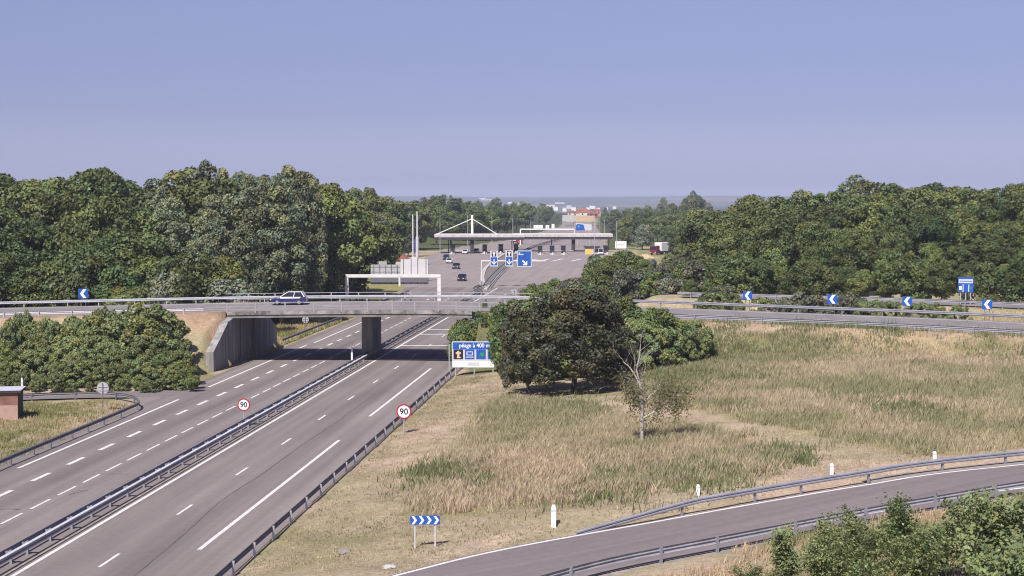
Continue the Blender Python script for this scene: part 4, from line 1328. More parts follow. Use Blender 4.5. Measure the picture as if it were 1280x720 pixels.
# lane arrow signs on their gantry
YA = 327.0
ga, gb = PD(602, 325.8, YA), PD(682, 325.8, YA)
lg = thing('lane_gantry', 'slim white gantry carrying three blue lane arrow signs at the start of the plaza', 'gantry', (ga[0], YA, 0))
ox = ga[0]
MB().box(((gb[0] - ga[0]) / 2, 0, ga[2]), (gb[0] - ga[0], .22, .26)).build('beam', OFFWHITE, lg)
for q in (ga,):
    MB().tube((q[0] - ox, 0, gz1(q[0], YA) - .2), (q[0] - ox, 0, ga[2] + .1), .14, n=8).build('post', OFFWHITE, lg)
def lane_sign(pa, pb, ya, yb, narrow, label):
    a = PD(pa, ya, YA); b = PD(pb, yb, YA)
    w = b[0] - a[0]; h = a[2] - b[2]; cx = (a[0] + b[0]) / 2; zc = (a[2] + b[2]) / 2
    t = thing('lane_sign', label, 'road sign', (cx, YA - .30, b[2]), 0, 'blue lane arrow signs')
    z = lambda f: h * f
    MB().prism_y(rpoly(w, h, .06, cz=h / 2), -.03, .03).build('panel', LIGHTGREY, t)
    MB().box((0, .1, h * .5), (.15, .14, h * .9)).build('bracket', STEEL, t)
    if narrow:
        MB().prism_y(rpoly(w * .60, h * .32, .03, cz=h * .80), -.04, -.0315).build('symbol_panel', SIGN_BLACK, t)
        MB().prism_y(rpoly(w * .16, h * .26, .02, cz=h * .79), -.048, -.0405).prism_y(rpoly(w * .40, h * .06, .02, cz=h * .86), -.052, -.0485).build('symbol', WHITE, t)
        MB().prism_y(rpoly(w * .84, h * .52, .03, cz=h * .33), -.04, -.0315).build('arrow_panel', BLUE, t)
        MB().prism_y(rpoly(w * .12, h * .22, .01, cz=h * .36), -.048, -.0405).prism_y([(0, h * .11), (w * .34, h * .28), (w * .34, h * .36), (0, h * .21), (-w * .34, h * .36), (-w * .34, h * .28)], -.052, -.0485).build('arrow', WHITE, t)
    else:
        MB().prism_y(rpoly(w * .90, h * .90, .05, cz=h * .5), -.04, -.0315).build('arrow_panel', BLUE, t)
        MB().prism_y([(w * .14, h * .10), (w * .2, h * .14), (w * .2, h * .34), (w * .12, h * .34), (w * .12, h * .25), (-w * .1, h * .42), (-w * .17, h * .35), (w * .03, h * .18), (-w * .1, h * .18), (-w * .1, h * .10)], -.048, -.0405).build('arrow', WHITE, t)
        MB().prism_y(rpoly(w * .36, h * .07, .03, cx=-w * .24, cz=h * .76), -.048, -.0405).prism_y(rpoly(w * .10, h * .12, .03, cx=-w * .35, cz=h * .82), -.052, -.0485).build('symbol', LIGHTGREY, t)
        MB().prism_y(rpoly(w * .03, h * .5, .005, cx=w * .04, cz=h * .68), -.048, -.0405).build('divider', DARKBLUE, t)
lane_sign(612.8, 622.2, 313.5, 333, True, 'narrow blue sign with a white down arrow, left one of the two')
lane_sign(631.8, 641.2, 313, 333, True, 'narrow blue sign with a white down arrow beside the wide blue sign')
lane_sign(646.5, 664.5, 313, 333.5, False, 'wide blue sign with a white slanting arrow pointing down right')
p = PD(602.5, 352, 322)
round_back(0, 0, 1.15, .95, 'grey round sign at the pale kerb nose below the lane gantry', (p[0], 318.0, 0))
p = PD(643, 365, 262)
round_back(0, 0, max(1.2, p[2] - gz1(p[0], 262)), .95, 'pale round sign back at the left edge of the tree clump', (p[0], 262, gz1(p[0], 262)))

# white frame gantry with roof boxes behind the canopies, and the blue and white board
YW = 620.0
wa, wb = PD(650.5, 286.5, YW), PD(718, 286.5, YW)
t = thing('sign_gantry', 'white frame gantry with white boxes on top beyond the toll canopies', 'gantry', (wa[0], YW, 0))
MB().box(((wb[0] - wa[0]) / 2, 0, wa[2]), (wb[0] - wa[0], .5, .45)).build('beam', WHITE, t)
for q in (wa, wb):
    MB().box((q[0] - wa[0], 0, wa[2] / 2), (.45, .45, wa[2])).build('leg', WHITE, t)
for pa, pb, yt in ((667, 678.5, 281.2), (682, 686.5, 281.5), (689.5, 693, 280)):
    a, b = PD(pa, yt, YW), PD(pb, yt, YW)
    MB().box(((a[0] + b[0]) / 2 - wa[0], .1, (a[2] + wa[2] + .23) / 2), (b[0] - a[0], 1.0, a[2] - wa[2] - .23)).build('roof_box', WHITE, t)
a, b = PD(720, 279, YW - 6), PD(739.5, 288, YW - 6)
t = thing('toll_board', 'wide board half blue and half white beyond the right canopy', 'road sign', ((a[0] + b[0]) / 2, YW - 6, 0))
w = b[0] - a[0]; h = a[2] - b[2]; zc = (a[2] + b[2]) / 2
MB().prism_y([(-w / 2, zc - h / 2), (w / 2, zc - h / 2), (w / 2, zc + h * .32), (-w * .3, zc + h / 2), (-w / 2, zc + h / 2)], -.05, .05).build('panel', LIGHTGREY, t)
MB().prism_y([(-w / 2, zc - h / 2), (w * .08, zc - h / 2), (-w * .02, zc + h * .3), (-w * .4, zc + h * .42), (-w / 2, zc + h * .2)], -.07, -.0515).build('blue_field', BLUE, t)
MB().prism_y(disc(h * .18, 14, cx=-w * .33, cz=zc + h * .05), -.085, -.072).build('symbol', mat_simple('sign_teal', (.05, .25, .42), .5), t)
for sx in (-.4, .4):
    MB().tube((w * sx, .2, -.2), (w * sx, .2, zc + h * .2), .16, n=8).build('post', STEEL, t)
a, b = PD(769, 301.5, 480), PD(783, 310.5, 480); z0 = gz1((a[0] + b[0]) / 2, 480)
t = thing('white_sign', 'blank white sign board at the right edge of the plaza below a light mast', 'road sign', ((a[0] + b[0]) / 2, 480, z0))
MB().prism_y(rpoly(b[0] - a[0], a[2] - b[2], .05, cz=(a[2] + b[2]) / 2 - z0), -.04, .04).build('panel', WHITE, t)
MB().prism_y(rpoly((b[0] - a[0]) * .6, (a[2] - b[2]) * .12, .03, cz=(a[2] + b[2]) / 2 - z0), -.05, -.0415).build('lettering', GREY_P, t)
for sx in (-1, 1):
    MB().tube((sx * (b[0] - a[0]) * .35, .1, -.3), (sx * (b[0] - a[0]) * .35, .1, a[2] - z0 - .2), .1, n=8).build('post', STEEL, t)

# lorries
def lorry(px, Y, rz, cabp, boxp, label, L=9.0, z=None):
    q = PD(px, 300, Y); z0 = gz1(q[0], Y) if z is None else z
    t = thing('lorry', label, 'lorry', (q[0], Y, z0), rz)
    MB().box((-1.6, 0, 2.45), (L - 3, 2.5, 2.7)).build('cargo_box', boxp, t, bevel=.04)
    MB().box((-1.0, 0, .85), (L - 1.2, 1.0, .35)).build('chassis', BLACK, t)
    c = L / 2 - 1.0
    MB().prism_y([(c - 1.1, .5), (c + .95, .5), (c + 1.0, 1.5), (c + .7, 2.75), (c - 1.1, 2.9)], -1.2, 1.2).build('cab', cabp, t, bevel=.05)
    MB().prism_y([(c + 1.02, 1.55), (c + 1.04, 1.6), (c + .78, 2.6), (c + .72, 2.6)], -1.05, 1.05).build('windscreen', GLASS, t)
    for s in (-1, 1):
        MB().box((c + 1.0, s * .85, .8), (.06, .35, .2)).build('headlight', LAMP_W, t)
        for x in (c, -L / 2 + 1.4, -L / 2 + 2.6):
            wheel(t, x, s * 1.05, .48, .3)
lorry(825.5, 500, -2.2, RED_D, WHITE, 'lorry with red cab and white box parked among the trees right of the plaza')
lorry(646, 640, -1.2, RED, WHITE, 'red and white lorry passing under the left canopy end', 8.0)
# heap of pale soil beside the lorry
hp = PD(806, 316, 470); z0 = gz1(hp[0], 470)
V = []; F = []
n, m = 22, 6
for i in range(m):
    f = i / (m - 1)
    for k in range(n):
        a = 2 * math.pi * k / n
        r = (1 - f) * (1 + .18 * math.sin(3 * a + 1) + .1 * math.sin(7 * a)) + .02
        V.append((2.6 * r * math.cos(a), 2.2 * r * math.sin(a), 1.3 * (1 - (1 - f) ** 1.6) - .2 + .1 * math.sin(5 * a) * (1 - f)))
for i in range(m - 1):
    for k in range(n):
        j = (k + 1) % n; F.append((i * n + k, i * n + j, (i + 1) * n + j, (i + 1) * n + k))
F.append(tuple(range((m - 1) * n, m * n)))
o = MB().add(V, F).build('soil_heap', SOIL, None, (hp[0], 470, z0 + .3), smooth=True)
tag(o, 'pale heap of bare soil left of the parked red lorry', 'soil heap')

# ------------------------------------------------------------------ beyond: road bridge, houses, town
YB = 1050.0
a, b = PD(703, 269, YB), PD(744, 277, YB)
t = thing('far_bridge', 'far road bridge across the motorway, grey on the left and ochre on the right', 'bridge', ((a[0] + b[0]) / 2, YB, 0))
w = b[0] - a[0]; mid = PD(718.5, 270, YB)[0] - t.location.x; h = a[2] - b[2]
MB().box(((-w / 2 + mid) / 2, 4, (a[2] + b[2]) / 2), (mid + w / 2, 8, h)).build('deck', CONC_L, t)
MB().box(((w / 2 + mid) / 2, 3.9, (a[2] + b[2]) / 2 - .2), (w / 2 - mid, 7.8, h - .4)).build('parapet', OCHRE, t)
MB().box((mid, 4, b[2] / 2), (1.0, 7, b[2])).box((w / 2 - .6, 4, b[2] / 2), (1.2, 7.4, b[2])).box((-w / 2 + .6, 4, b[2] / 2), (1.2, 7.4, b[2])).build('pier', CONC, t)
hdata = [(722, 263.5, 1500, 9, 'far house with red roof just left of the largest one beyond the far bridge', CREAM), (733, 262, 1480, 12, 'largest far house with red roof beyond the ochre bridge', CREAM), (741, 264.5, 1450, 9, 'far red brick house at the right end of the houses beyond the bridge', RUST),
         (728, 260, 1750, 12, 'pale far house with red roof peeping above the houses beyond the bridge', CREAM), (714.5, 263, 1600, 8, 'far house with red roof at the left end of the row beyond the bridge', CREAM), (746, 261, 1700, 9, 'small far red roof beside the right hand trees', TAN)]
for px, yt, Y, w, lb, wm in hdata:
    q = PD(px, yt, Y); z0 = gz1(q[0], Y); H = q[2] - z0
    t = thing('house', lb, 'house', (q[0], Y, z0), rnd.uniform(-.3, .3), 'houses beyond the far bridge')
    hw = w / 2
    MB().box((0, 0, H * .35), (w, 8, H * .7)).build('wall', wm, t)
    MB().prism_y([(-hw - .4, H * .68), (hw + .4, H * .68), (hw * .5, H), (-hw * .5, H)], -4.4, 4.4).build('roof', ROOF_RED, t)
    for k in (-.25, .25):
        MB().box((w * k, -4.03, H * .45), (1.3, .06, 1.6)).build('window', GLASS, t)
tdata = [(612, 250.4, 7200, 70, 8), (603, 249.6, 7600, 30, 7), (640, 252.4, 6500, 30, 9), (652, 252.8, 6300, 26, 8), (695, 258.6, 4300, 12, 8), (706, 259.7, 4000, 10, 9), (717, 258.8, 4200, 12, 7),
         (726, 259.8, 3900, 13, 9), (735, 259.2, 4100, 10, 8), (748, 259.6, 3900, 9, 9), (757, 258.9, 4300, 12, 8), (688, 255.6, 5400, 26, 8), (768, 257.9, 4600, 10, 8), (700, 253.4, 6600, 40, 7), (711, 256.8, 4900, 14, 8), (741, 257.2, 4800, 18, 8)]
for i, (px, yt, Y, w, h) in enumerate(tdata):
    q = PD(px, yt, Y); z0 = gz1(q[0], Y)
    t = thing('town_building', 'tiny white building in the hazy far valley town', 'building', (q[0], Y, z0), rnd.uniform(-.3, .3), 'far white buildings in the valley')
    hh = min(max(q[2] - z0, 5), 12)
    MB().box((0, 0, hh * .43), (w, w * .6, hh * .86)).build('wall', WHITE, t)
    MB().box((0, 0, hh * .93), (w * 1.02, w * .62, hh * .14)).build('roof', OFFWHITE, t)

# ------------------------------------------------------------------ vegetation
LEAF_OAK = mat_leaf('oak_leaves', (0.09, 0.113, 0.035), .32, .2, .03)
LEAF_LIGHT = mat_leaf('light_leaves', (0.138, 0.168, 0.052), .25, .2, .03)
LEAF_POPLAR = mat_leaf('poplar_leaves', (0.16, 0.182, 0.1), .22, .22, .02)
LEAF_DARK = mat_leaf('dark_maple_leaves', (0.074, 0.072, 0.038), .10, .15, .01)
LEAF_ROBINIA = mat_leaf('robinia_leaves', (0.112, 0.146, 0.046), .2, .2, .02)
LEAF_PALE = mat_leaf('pale_leaves', (0.19, 0.21, 0.14), .1, .25, .02)
LEAF_GREY = mat_leaf('grey_shrub_leaves', (0.135, 0.145, 0.095), .2, .25, .02)
LEAF_FORE = mat_leaf('foreground_leaves', (0.195, 0.235, 0.098), .12, .3, .02)
LEAF_SHRUB = mat_leaf('shrub_leaves', (0.168, 0.198, 0.076), .15, .2, .02)

def leaf_quads(pos, nrm, size, rng, tone, aspect=0.62):
    """diamond-shaped leaf sprays, four corners each"""
    n = len(pos)
    a = rng.normal(size=(n, 3)); t1 = np.cross(nrm, a); t1 /= np.linalg.norm(t1, axis=1)[:, None] + 1e-9
    t2 = np.cross(nrm, t1)
    s = size[:, None]
    V = np.stack([pos - t1 * s * .5, pos + t2 * s * aspect * .5 + nrm * s * .08, pos + t1 * s * .5, pos - t2 * s * aspect * .5 - nrm * s * .06], 1).reshape(-1, 3)
    F = np.arange(4 * n).reshape(n, 4)
    return V, F, np.repeat(tone, 4, axis=0)

def crown(name, seed, H, rx, zb, mat, nl=46, nleaf=6000, ls=.42, lobe=.36, kind='round', inner=.25, pinch=1.0):
    rng = np.random.default_rng(seed)
    hz = (H - zb) / 2; cz = zb + hz
    C = []; R = []
    tries = 0
    while len(C) < nl and tries < 6000:
        tries += 1
        d = rng.normal(size=3); d /= np.linalg.norm(d)
        rad = rng.uniform(.45, 1.0) ** .6 if rng.random() < .85 else rng.uniform(.1, .5)
        lr = rx * lobe * rng.uniform(.6, 1.25)
        if kind == 'column':
            zf = rng.uniform(-1, 1)
            prof = (1 - abs(zf) ** 2.6) ** .5 * (1 - .25 * max(zf, 0))
            ang = rng.uniform(0, 2 * math.pi)
            c = np.array([math.cos(ang) * prof * rad, math.sin(ang) * prof * rad, zf])
        elif kind == 'dome':
            zf = abs(d[2]) * 1.75 - .9
            hr = math.sqrt(max(0.0, 1 - ((zf + .35) / 1.35) ** 2)) if zf > -.35 else 1.0
            ang = math.atan2(d[1], d[0])
            c = np.array([math.cos(ang) * hr * rad, math.sin(ang) * hr * rad, zf * (.75 + .25 * rad)])
        else:
            c = d * rad
            c[2] = c[2] if c[2] > 0 else c[2] * .9
        lim = max(0.2, (rx - lr * .7) / rx)
        p = np.array([c[0] * rx * lim, c[1] * rx * lim, cz + c[2] * (hz - lr * .55)])
        if C and min(np.linalg.norm(p - q) for q in C) < lr * .55:
            continue
        C.append(p); R.append(lr)
    C = np.array(C); R = np.array(R)
    w = R ** 2; w /= w.sum()
    li = rng.choice(len(C), size=nleaf, p=w)
    d = rng.normal(size=(nleaf, 3)); d /= np.linalg.norm(d, axis=1)[:, None]
    out = C[li] - np.array([0, 0, cz]); out[:, 2] *= rx / max(hz, .1); out /= np.linalg.norm(out, axis=1)[:, None] + 1e-6
    flip = ((d * out).sum(1) < -.25) & (rng.random(nleaf) > inner)
    d[flip] *= -1
    d[:, 2] += .18; d /= np.linalg.norm(d, axis=1)[:, None]
    rr = R[li] * (rng.uniform(.55, 1.08, nleaf) ** .7)
    pos = C[li] + d * rr[:, None] * np.array([1, 1, .8])
    nrm = d + rng.normal(size=(nleaf, 3)) * .55; nrm[:, 2] += .25
    nrm /= np.linalg.norm(nrm, axis=1)[:, None]
    lt = rng.uniform(.72, 1.3, len(C))
    hue = rng.uniform(-.13, .16, len(C))
    tv = lt[li] * rng.uniform(.78, 1.25, nleaf)
    tone = np.stack([tv * (1 + hue[li]), tv, tv * (1 - hue[li])], 1)
    size = ls * rng.uniform(.6, 1.35, nleaf)
    V, F, T = leaf_quads(pos, nrm, size, rng, tone)
    return fast_mesh(name, V, F, mat, T), C

def trunk_mesh(name, seed, H, zb, r, C, mat=None, nlimb=9):
    rng = random.Random(seed)
    mb = MB()
    top = zb + (H - zb) * .62
    pts = [Vector((0, 0, -.4)), Vector((rng.uniform(-.1, .1), rng.uniform(-.1, .1), zb * .6 + .3)), Vector((rng.uniform(-.3, .3), rng.uniform(-.3, .3), zb + (H - zb) * .3)), Vector((rng.uniform(-.4, .4), rng.uniform(-.4, .4), top))]
    rs = [r * 1.25, r, r * .75, r * .25]
    for i in range(3):
        mb.tube(pts[i], pts[i + 1], rs[i], rs[i + 1], n=7)
    idx = list(range(len(C))); rng.shuffle(idx)
    for i in idx[:nlimb]:
        e = Vector(C[i]); z = min(max(zb * .8, e.z - (H - zb) * .22), top * .95)
        f = z / top
        s = pts[1].lerp(pts[3], max(0, min(1, (z - pts[1].z) / max(.1, top - pts[1].z))))
        m_ = s.lerp(e, .5) + Vector((0, 0, -.08 * (H - zb) * .3))
        mb.tube(s, m_, r * .42 * (1 - .5 * f), r * .26 * (1 - .5 * f), n=5)
        mb.tube(m_, e, r * .26 * (1 - .5 * f), r * .08, n=5)
    o = mb.build(name, mat or BARK)
    me = o.data
    bpy.data.objects.remove(o)
    return me

PROTO = {}
def proto(key, seed, H, rx, zb, mat, r=.22, **k):
    me, C = crown('crown', seed, H, rx, zb, mat, **k)
    PROTO.setdefault(key, []).append((H, me, trunk_mesh('trunk', seed + 500, H, zb, r, C)))
for i in range(4):
    proto('oak', 100 + i, 10, 4.2 + .4 * (i % 2), 1.1, LEAF_OAK, nl=70, nleaf=11000, ls=.36, lobe=.27)
for i in range(3):
    proto('light', 120 + i, 10, 3.9, .9, LEAF_LIGHT, nl=70, nleaf=10500, ls=.34, lobe=.26)
for i in range(3):
    proto('poplar', 140 + i, 14, 3.3, 1.2, LEAF_POPLAR, nl=110, nleaf=13000, ls=.32, lobe=.27, kind='column')
for i in range(2):
    proto('edge', 160 + i, 6, 3.6, .1, LEAF_OAK, r=.14, nl=60, nleaf=8500, ls=.32, lobe=.26, kind='dome')
proto('pale', 165, 10, 4.6, .8, LEAF_PALE, nl=46, nleaf=6500, ls=.5, lobe=.32, kind='dome')
for i in range(3):
    proto('shrub', 170 + i, 4, 2.3, .0, LEAF_SHRUB, r=.08, nl=75, nleaf=9500, ls=.19, lobe=.19, kind='dome' if i else 'column')
for i in range(2):
    proto('robinia', 180 + i, 7, 3.8, .3, LEAF_ROBINIA, r=.16, nl=52, nleaf=11000, ls=.34, lobe=.30, kind='dome')
for i in range(2):
    proto('grey', 190 + i, 3, 2.0, .0, LEAF_GREY, r=.06, nl=34, nleaf=4200, ls=.24, lobe=.3, kind='dome')
proto('maple', 201, 10.5, 5.0, .35, LEAF_DARK, r=.24, nl=150, nleaf=26000, ls=.27, lobe=.18, kind='dome', inner=.35)
proto('maple', 202, 9.5, 4.3, .4, LEAF_DARK, r=.22, nl=130, nleaf=21000, ls=.27, lobe=.19, kind='dome', inner=.35)

TREE_COUNT = 0
def tree(key, x, y, H, name, label, cat, group, z=None, k=None, wide=1.0):
    global TREE_COUNT
    TREE_COUNT += 1
    h0, cm, tm = PROTO[key][rnd.randrange(len(PROTO[key])) if k is None else k]
    s = H / h0
    t = thing(name, label, cat, (x, y, gz1(x, y) - .05 if z is None else z), rnd.uniform(0, 6.28), group)
    w = s * wide * rnd.uniform(.78, 1.14)
    t.scale = (w, w, s)
    link('crown', cm, t); link('trunk', tm, t)
    return t

SKYL = [(-200, 219), (0, 218), (40, 216), (100, 213), (150, 217), (180, 218), (192, 234), (205, 226), (215, 212), (240, 208), (300, 209), (350, 212), (420, 221), (440, 229), (452, 240), (470, 241), (500, 238.5), (530, 241), (560, 246), (600, 251), (640, 254), (700, 259),
        (712, 266), (745, 266), (758, 262), (780, 259), (820, 254), (850, 252), (866, 242), (880, 245), (900, 249), (930, 242), (960, 236), (1000, 234), (1030, 227), (1060, 230), (1100, 222), (1150, 224), (1200, 222), (1250, 224), (1300, 225), (1500, 224)]
SKX = [a for a, b in SKYL]; SKY_ = [b for a, b in SKYL]
def skyl(px): return float(np.interp(px, SKX, SKY_))

def ztop(py, Y): return PD(640, py, Y)[2]

def by_px(key, px, Y, ytop, name, label, cat, group=None, k=None, wide=1.0):
    x = (px - 640) / FPX * Y; z0 = gz1(x, Y)
    H = ztop(ytop, Y) - z0
    return tree(key, x, Y, max(H, .8), name, label, cat, group, k=k, wide=wide)
placed = 0
def row(Y, pa, pb, frac, ybase, keys, label, group, gap, jitter=1.6, name='broadleaf_tree', side=0, jy=.04, wide=1.0):
    """a row of trees at distance Y; frac: how far up the wood's face (0 foot, 1 skyline) their tops reach"""
    global placed
    px = pa + rnd.uniform(0, gap * .5)
    while px < pb:
        yy = Y + rnd.uniform(-jitter, jitter) * 2
        x = (px - 640) / FPX * yy
        ok = x < float(Lx(yy)) - 5.5 or x > float(Rx(yy)) + 5.5
        if ok:
            f = min(1.0, frac + rnd.uniform(-jy, jy) * 2.2)
            yt = ybase + (skyl(px) - ybase) * f
            key = keys(px) if callable(keys) else keys
            z0 = gz1(x, yy)
            H = ztop(yt, yy) - z0
            if frac >= 1: H += rnd.uniform(-2.2, .9) * (yy / 260) + .5
            if H > 2:
                lb = label(px, key) if callable(label) else label
                tree(key, x, yy, H, name, lb[0], 'tree', lb[1] if len(lb) > 1 else group, wide=wide)
                placed += 1
        px += gap * rnd.uniform(.75, 1.3)

def lkind(px):
    if 195 < px < 470: return 'poplar' if rnd.random() < .85 else 'light'
    return rnd.choice(['oak', 'oak', 'oak', 'light'])
def llab(px, key):
    if key == 'poplar':
        return ('tall slender grey green poplar in the wood left of the gantry', 'poplars in the left wood')
    if px < 200:
        return ('dark green broadleaf tree in the dense wood at the far left behind the overpass', 'broadleaf trees in the left wood')
    return ('bushy green broadleaf tree among the grey green poplars of the left wood', 'broadleaf trees among the poplars')
def lfront(px): return 'edge' if rnd.random() < .6 else 'light'
def lflab(px, key): return ('low bushy tree at the foot of the left wood just behind the overpass barrier', 'low trees at the foot of the left wood')
row(201, -90, 330, .34, 368, lfront, lflab, '', 42, .8)
row(210, -110, 350, .60, 368, lambda p: 'oak' if p < 195 else rnd.choice(['light', 'poplar', 'poplar']), llab, '', 46, 1.2)
row(224, -120, 372, .84, 368, lkind, llab, '', 44)
row(240, -120, 405, 1.0, 368, lkind, llab, '', 40)
row(262, -120, 460, 1.0, 368, lkind, llab, '', 42)
row(285, 300, 470, .80, 366, lambda p: rnd.choice(['light', 'oak']), llab, '', 34)
row(305, 330, 490, .45, 362, lambda p: rnd.choice(['light', 'oak', 'edge']), llab, '', 30)
row(300, 380, 470, 1.0, 366, lkind, llab, '', 30)
row(236, 205, 400, 1.0, 368, 'poplar', llab, '', 27, wide=.62)
row(252, 215, 430, 1.0, 368, 'poplar', llab, '', 30, wide=.62)
by_px('pale', 215, 196.5, 334, 'bushy_tree', 'pale green rounded bushy tree in front of the left wood behind the overpass barrier', 'tree', k=0)
by_px('pale', 283, 197, 343, 'bushy_tree', 'lower pale grey green bushy tree left of the car on the bridge, before the wood', 'tree', k=0)
by_px('light', 160, 196.5, 353, 'bushy_tree', 'low green bushy tree right of the left chevron sign at the foot of the wood', 'tree')
# along the left side of the plaza
def plab(px, key):
    return ('leafy green tree in the belt of trees along the left side of the toll plaza', 'trees along the left side of the plaza')
def pflab(px, key):
    return ('hazy distant tree left of the motorway beyond the toll canopies', 'distant trees left of the motorway')
mixk = lambda p: rnd.choice(['light', 'oak', 'light', 'poplar'])
row(340, 440, 530, .62, 352, mixk, plab, '', 22)
row(380, 430, 545, .80, 345, mixk, plab, '', 21)
row(430, 430, 550, .95, 335, mixk, plab, '', 20)
row(490, 430, 550, 1.0, 325, mixk, plab, '', 19)
row(540, 520, 560, .55, 318, mixk, plab, '', 17)
row(560, 430, 575, 1.0, 318, mixk, plab, '', 17)
row(620, 540, 610, .80, 308, mixk, plab, '', 16)
row(680, 500, 625, 1.0, 303, mixk, plab, '', 15)
row(780, 540, 660, .9, 297, mixk, pflab, '', 14)
row(900, 540, 672, 1.0, 291, mixk, pflab, '', 13)
row(1100, 560, 694, .95, 285, mixk, pflab, '', 12)
row(1350, 560, 703, 1.0, 280, mixk, pflab, '', 11)
# right side beyond the plaza
def rlab(px, key): return ('rounded tree in the belt of trees right of the toll station', 'trees right of the toll station')
def rflab(px, key): return ('hazy distant tree right of the motorway beyond the toll canopies', 'distant trees right of the motorway')
row(1300, 742, 850, 1.0, 275, mixk, rflab, '', 11)
row(1000, 752, 880, .97, 285, mixk, rflab, '', 13)
row(780, 765, 890, .85, 295, mixk, rlab, '', 15)
row(640, 778, 900, .72, 305, lambda p: rnd.choice(['oak', 'light']), rlab, '', 17)
by_px('pale', 803, 548, 278, 'broadleaf_tree', 'pale silvery round tree behind the soil heap right of the toll station', 'tree', wide=1.15)
by_px('light', 783, 560, 284, 'broadleaf_tree', 'green tree between the white sign and the pale silvery round tree', 'tree')
row(540, 852, 900, .72, 314, lambda p: rnd.choice(['oak', 'light']), rlab, '', 22)
row(430, 875, 960, .80, 330, lambda p: rnd.choice(['oak', 'light', 'oak']), rlab, '', 24)
# the right wood
for px, Y, yt, ky, lb in ((845, 470, 296, 'oak', 'green tree just right of the parked red lorry'), (853, 420, 300, 'light', 'lighter green tree two places right of the parked red lorry'), (838, 400, 316, 'shrub', 'low bush in front of the parked red lorry on its right side'),
                          (812, 380, 322, 'grey', 'low grey shrub in front of the pale heap of soil'), (796, 400, 318, 'shrub', 'low green bush left of the pale heap of soil'), (786, 420, 313, 'shrub', 'low green bush under the blank white sign'), (840, 530, 283, 'oak', 'tall green tree behind the parked red lorry')):
    by_px(ky, px, Y, yt, 'broadleaf_tree' if Y > 410 and ky != 'shrub' else 'green_bush', lb, 'tree' if ky in ('oak', 'light') else 'bush')
by_px('poplar', 866, 600, 238, 'tall_tree', 'single slim dark tree standing up above the treetops right of the toll station', 'tree', wide=.55)
_sv2 = side_vectors(ROAD2)
for _i in range(6, len(ROAD2) - 2, 5):
    _o = -rnd.uniform(7.0, 9.5)
    _x = ROAD2[_i, 0] + _sv2[_i, 0] * _o; _y = ROAD2[_i, 1] + _sv2[_i, 1] * _o
    tree(rnd.choice(['edge', 'edge', 'light', 'oak']), _x, _y, rnd.uniform(4.2, 8.0), 'edge_tree', 'low leafy tree at the edge of the right wood directly behind the upper road barrier', 'tree', 'trees along the edge of the right wood')
rk = lambda p: rnd.choice(['oak', 'oak', 'oak', 'light'])
def rwlab(px, key):
    if key == 'edge': return ('low bushy tree at the foot of the right wood behind the upper road', 'low trees at the foot of the right wood')
    if key == 'light': return ('lighter green broadleaf tree in the wood filling the right side', 'lighter trees in the right wood')
    return ('dark green broadleaf tree in the wood filling the right side', 'darker trees in the right wood')
row(222, 915, 1400, .33, 366, lambda p: rnd.choice(['edge', 'oak', 'light']), rwlab, '', 40, .8)
row(231, 905, 1400, .52, 366, rk, rwlab, '', 44)
row(243, 905, 1400, .70, 366, rk, rwlab, '', 43)
row(258, 898, 1400, .85, 366, rk, rwlab, '', 41)
row(278, 892, 1400, .96, 362, rk, rwlab, '', 38)
row(305, 892, 1400, 1.0, 360, rk, rwlab, '', 36)
print('trees placed', placed)

# the trees and shrubs between the motorway and the meadow ----------------------------
by_px('maple', 718, 135.0, 350, 'dark_maple', 'largest dark purplish green tree at the edge of the tall grass', 'tree', k=0, wide=1.06)
by_px('maple', 660, 137.5, 368, 'dark_maple', 'dark purplish green tree half covering the toll sign', 'tree', k=1, wide=.92)
by_px('maple', 770, 141, 398, 'dark_maple', 'smaller dark tree merging with the right side of the largest dark one', 'tree', k=1, wide=.9)
gset = [(690, 150, 352, 'round green tree rising just behind the largest dark tree'), (735, 153, 350, 'broad green tree behind and right of the largest dark tree'), (775, 150, 362, 'green tree with feathery leaves right behind the dark trees'),
        (812, 149, 376, 'green tree in the middle of the clump left of the loop road barrier'), (845, 150, 392, 'low green tree at the right end of the clump before the barrier'), (872, 152, 398, 'small dark shrub at the very right tip of the clump by the barrier'),
        (616, 170, 384, 'green bush spreading above the toll sign beside the bridge end'), (598, 169.5, 394, 'upright green bush right above the middle of the toll sign'), (634, 165, 380, 'leafy bush on the bank between bridge end and dark trees'), (641, 161, 372, 'bush filling the corner between the bridge railing and the dark trees'), (606, 168.5, 389, 'bush on the bank just below the right end of the bridge railing'), (590, 172, 391, 'bush hugging the right end of the bridge slab'), (606, 177, 377, 'bush peeping over the bridge railing at its right end'), (705, 147, 374, 'green bushy crown pressed against the back of the largest dark tree'), (757, 147, 383, 'green bushy crown low at the back of the dark trees on their right side'), (795, 146, 396, 'low bushy crown in front of the clump near the dead tree'), (828, 147, 402, 'low leafy bush at the meadow side of the green clump'), (858, 149, 406, 'small leafy bush at the meadow side of the clump near its right end'), (668, 152, 364, 'green tree between bridge end and the dark trees'), (579, 171, 400, 'small loose bush at the bridge end just left of the toll sign')]
for px, Y, yt, lb in gset:
    by_px(('shrub' if Y < 148 or Y == 149 and px > 850 else 'light' if px in (690, 775, 845) else 'robinia') if px < 860 else 'shrub', px, Y, yt, 'green_tree' if yt < 390 else 'green_bush', lb, 'tree' if yt < 390 else 'bush', 'green clump behind the dark trees', wide=.8 if px < 650 else 1.0)
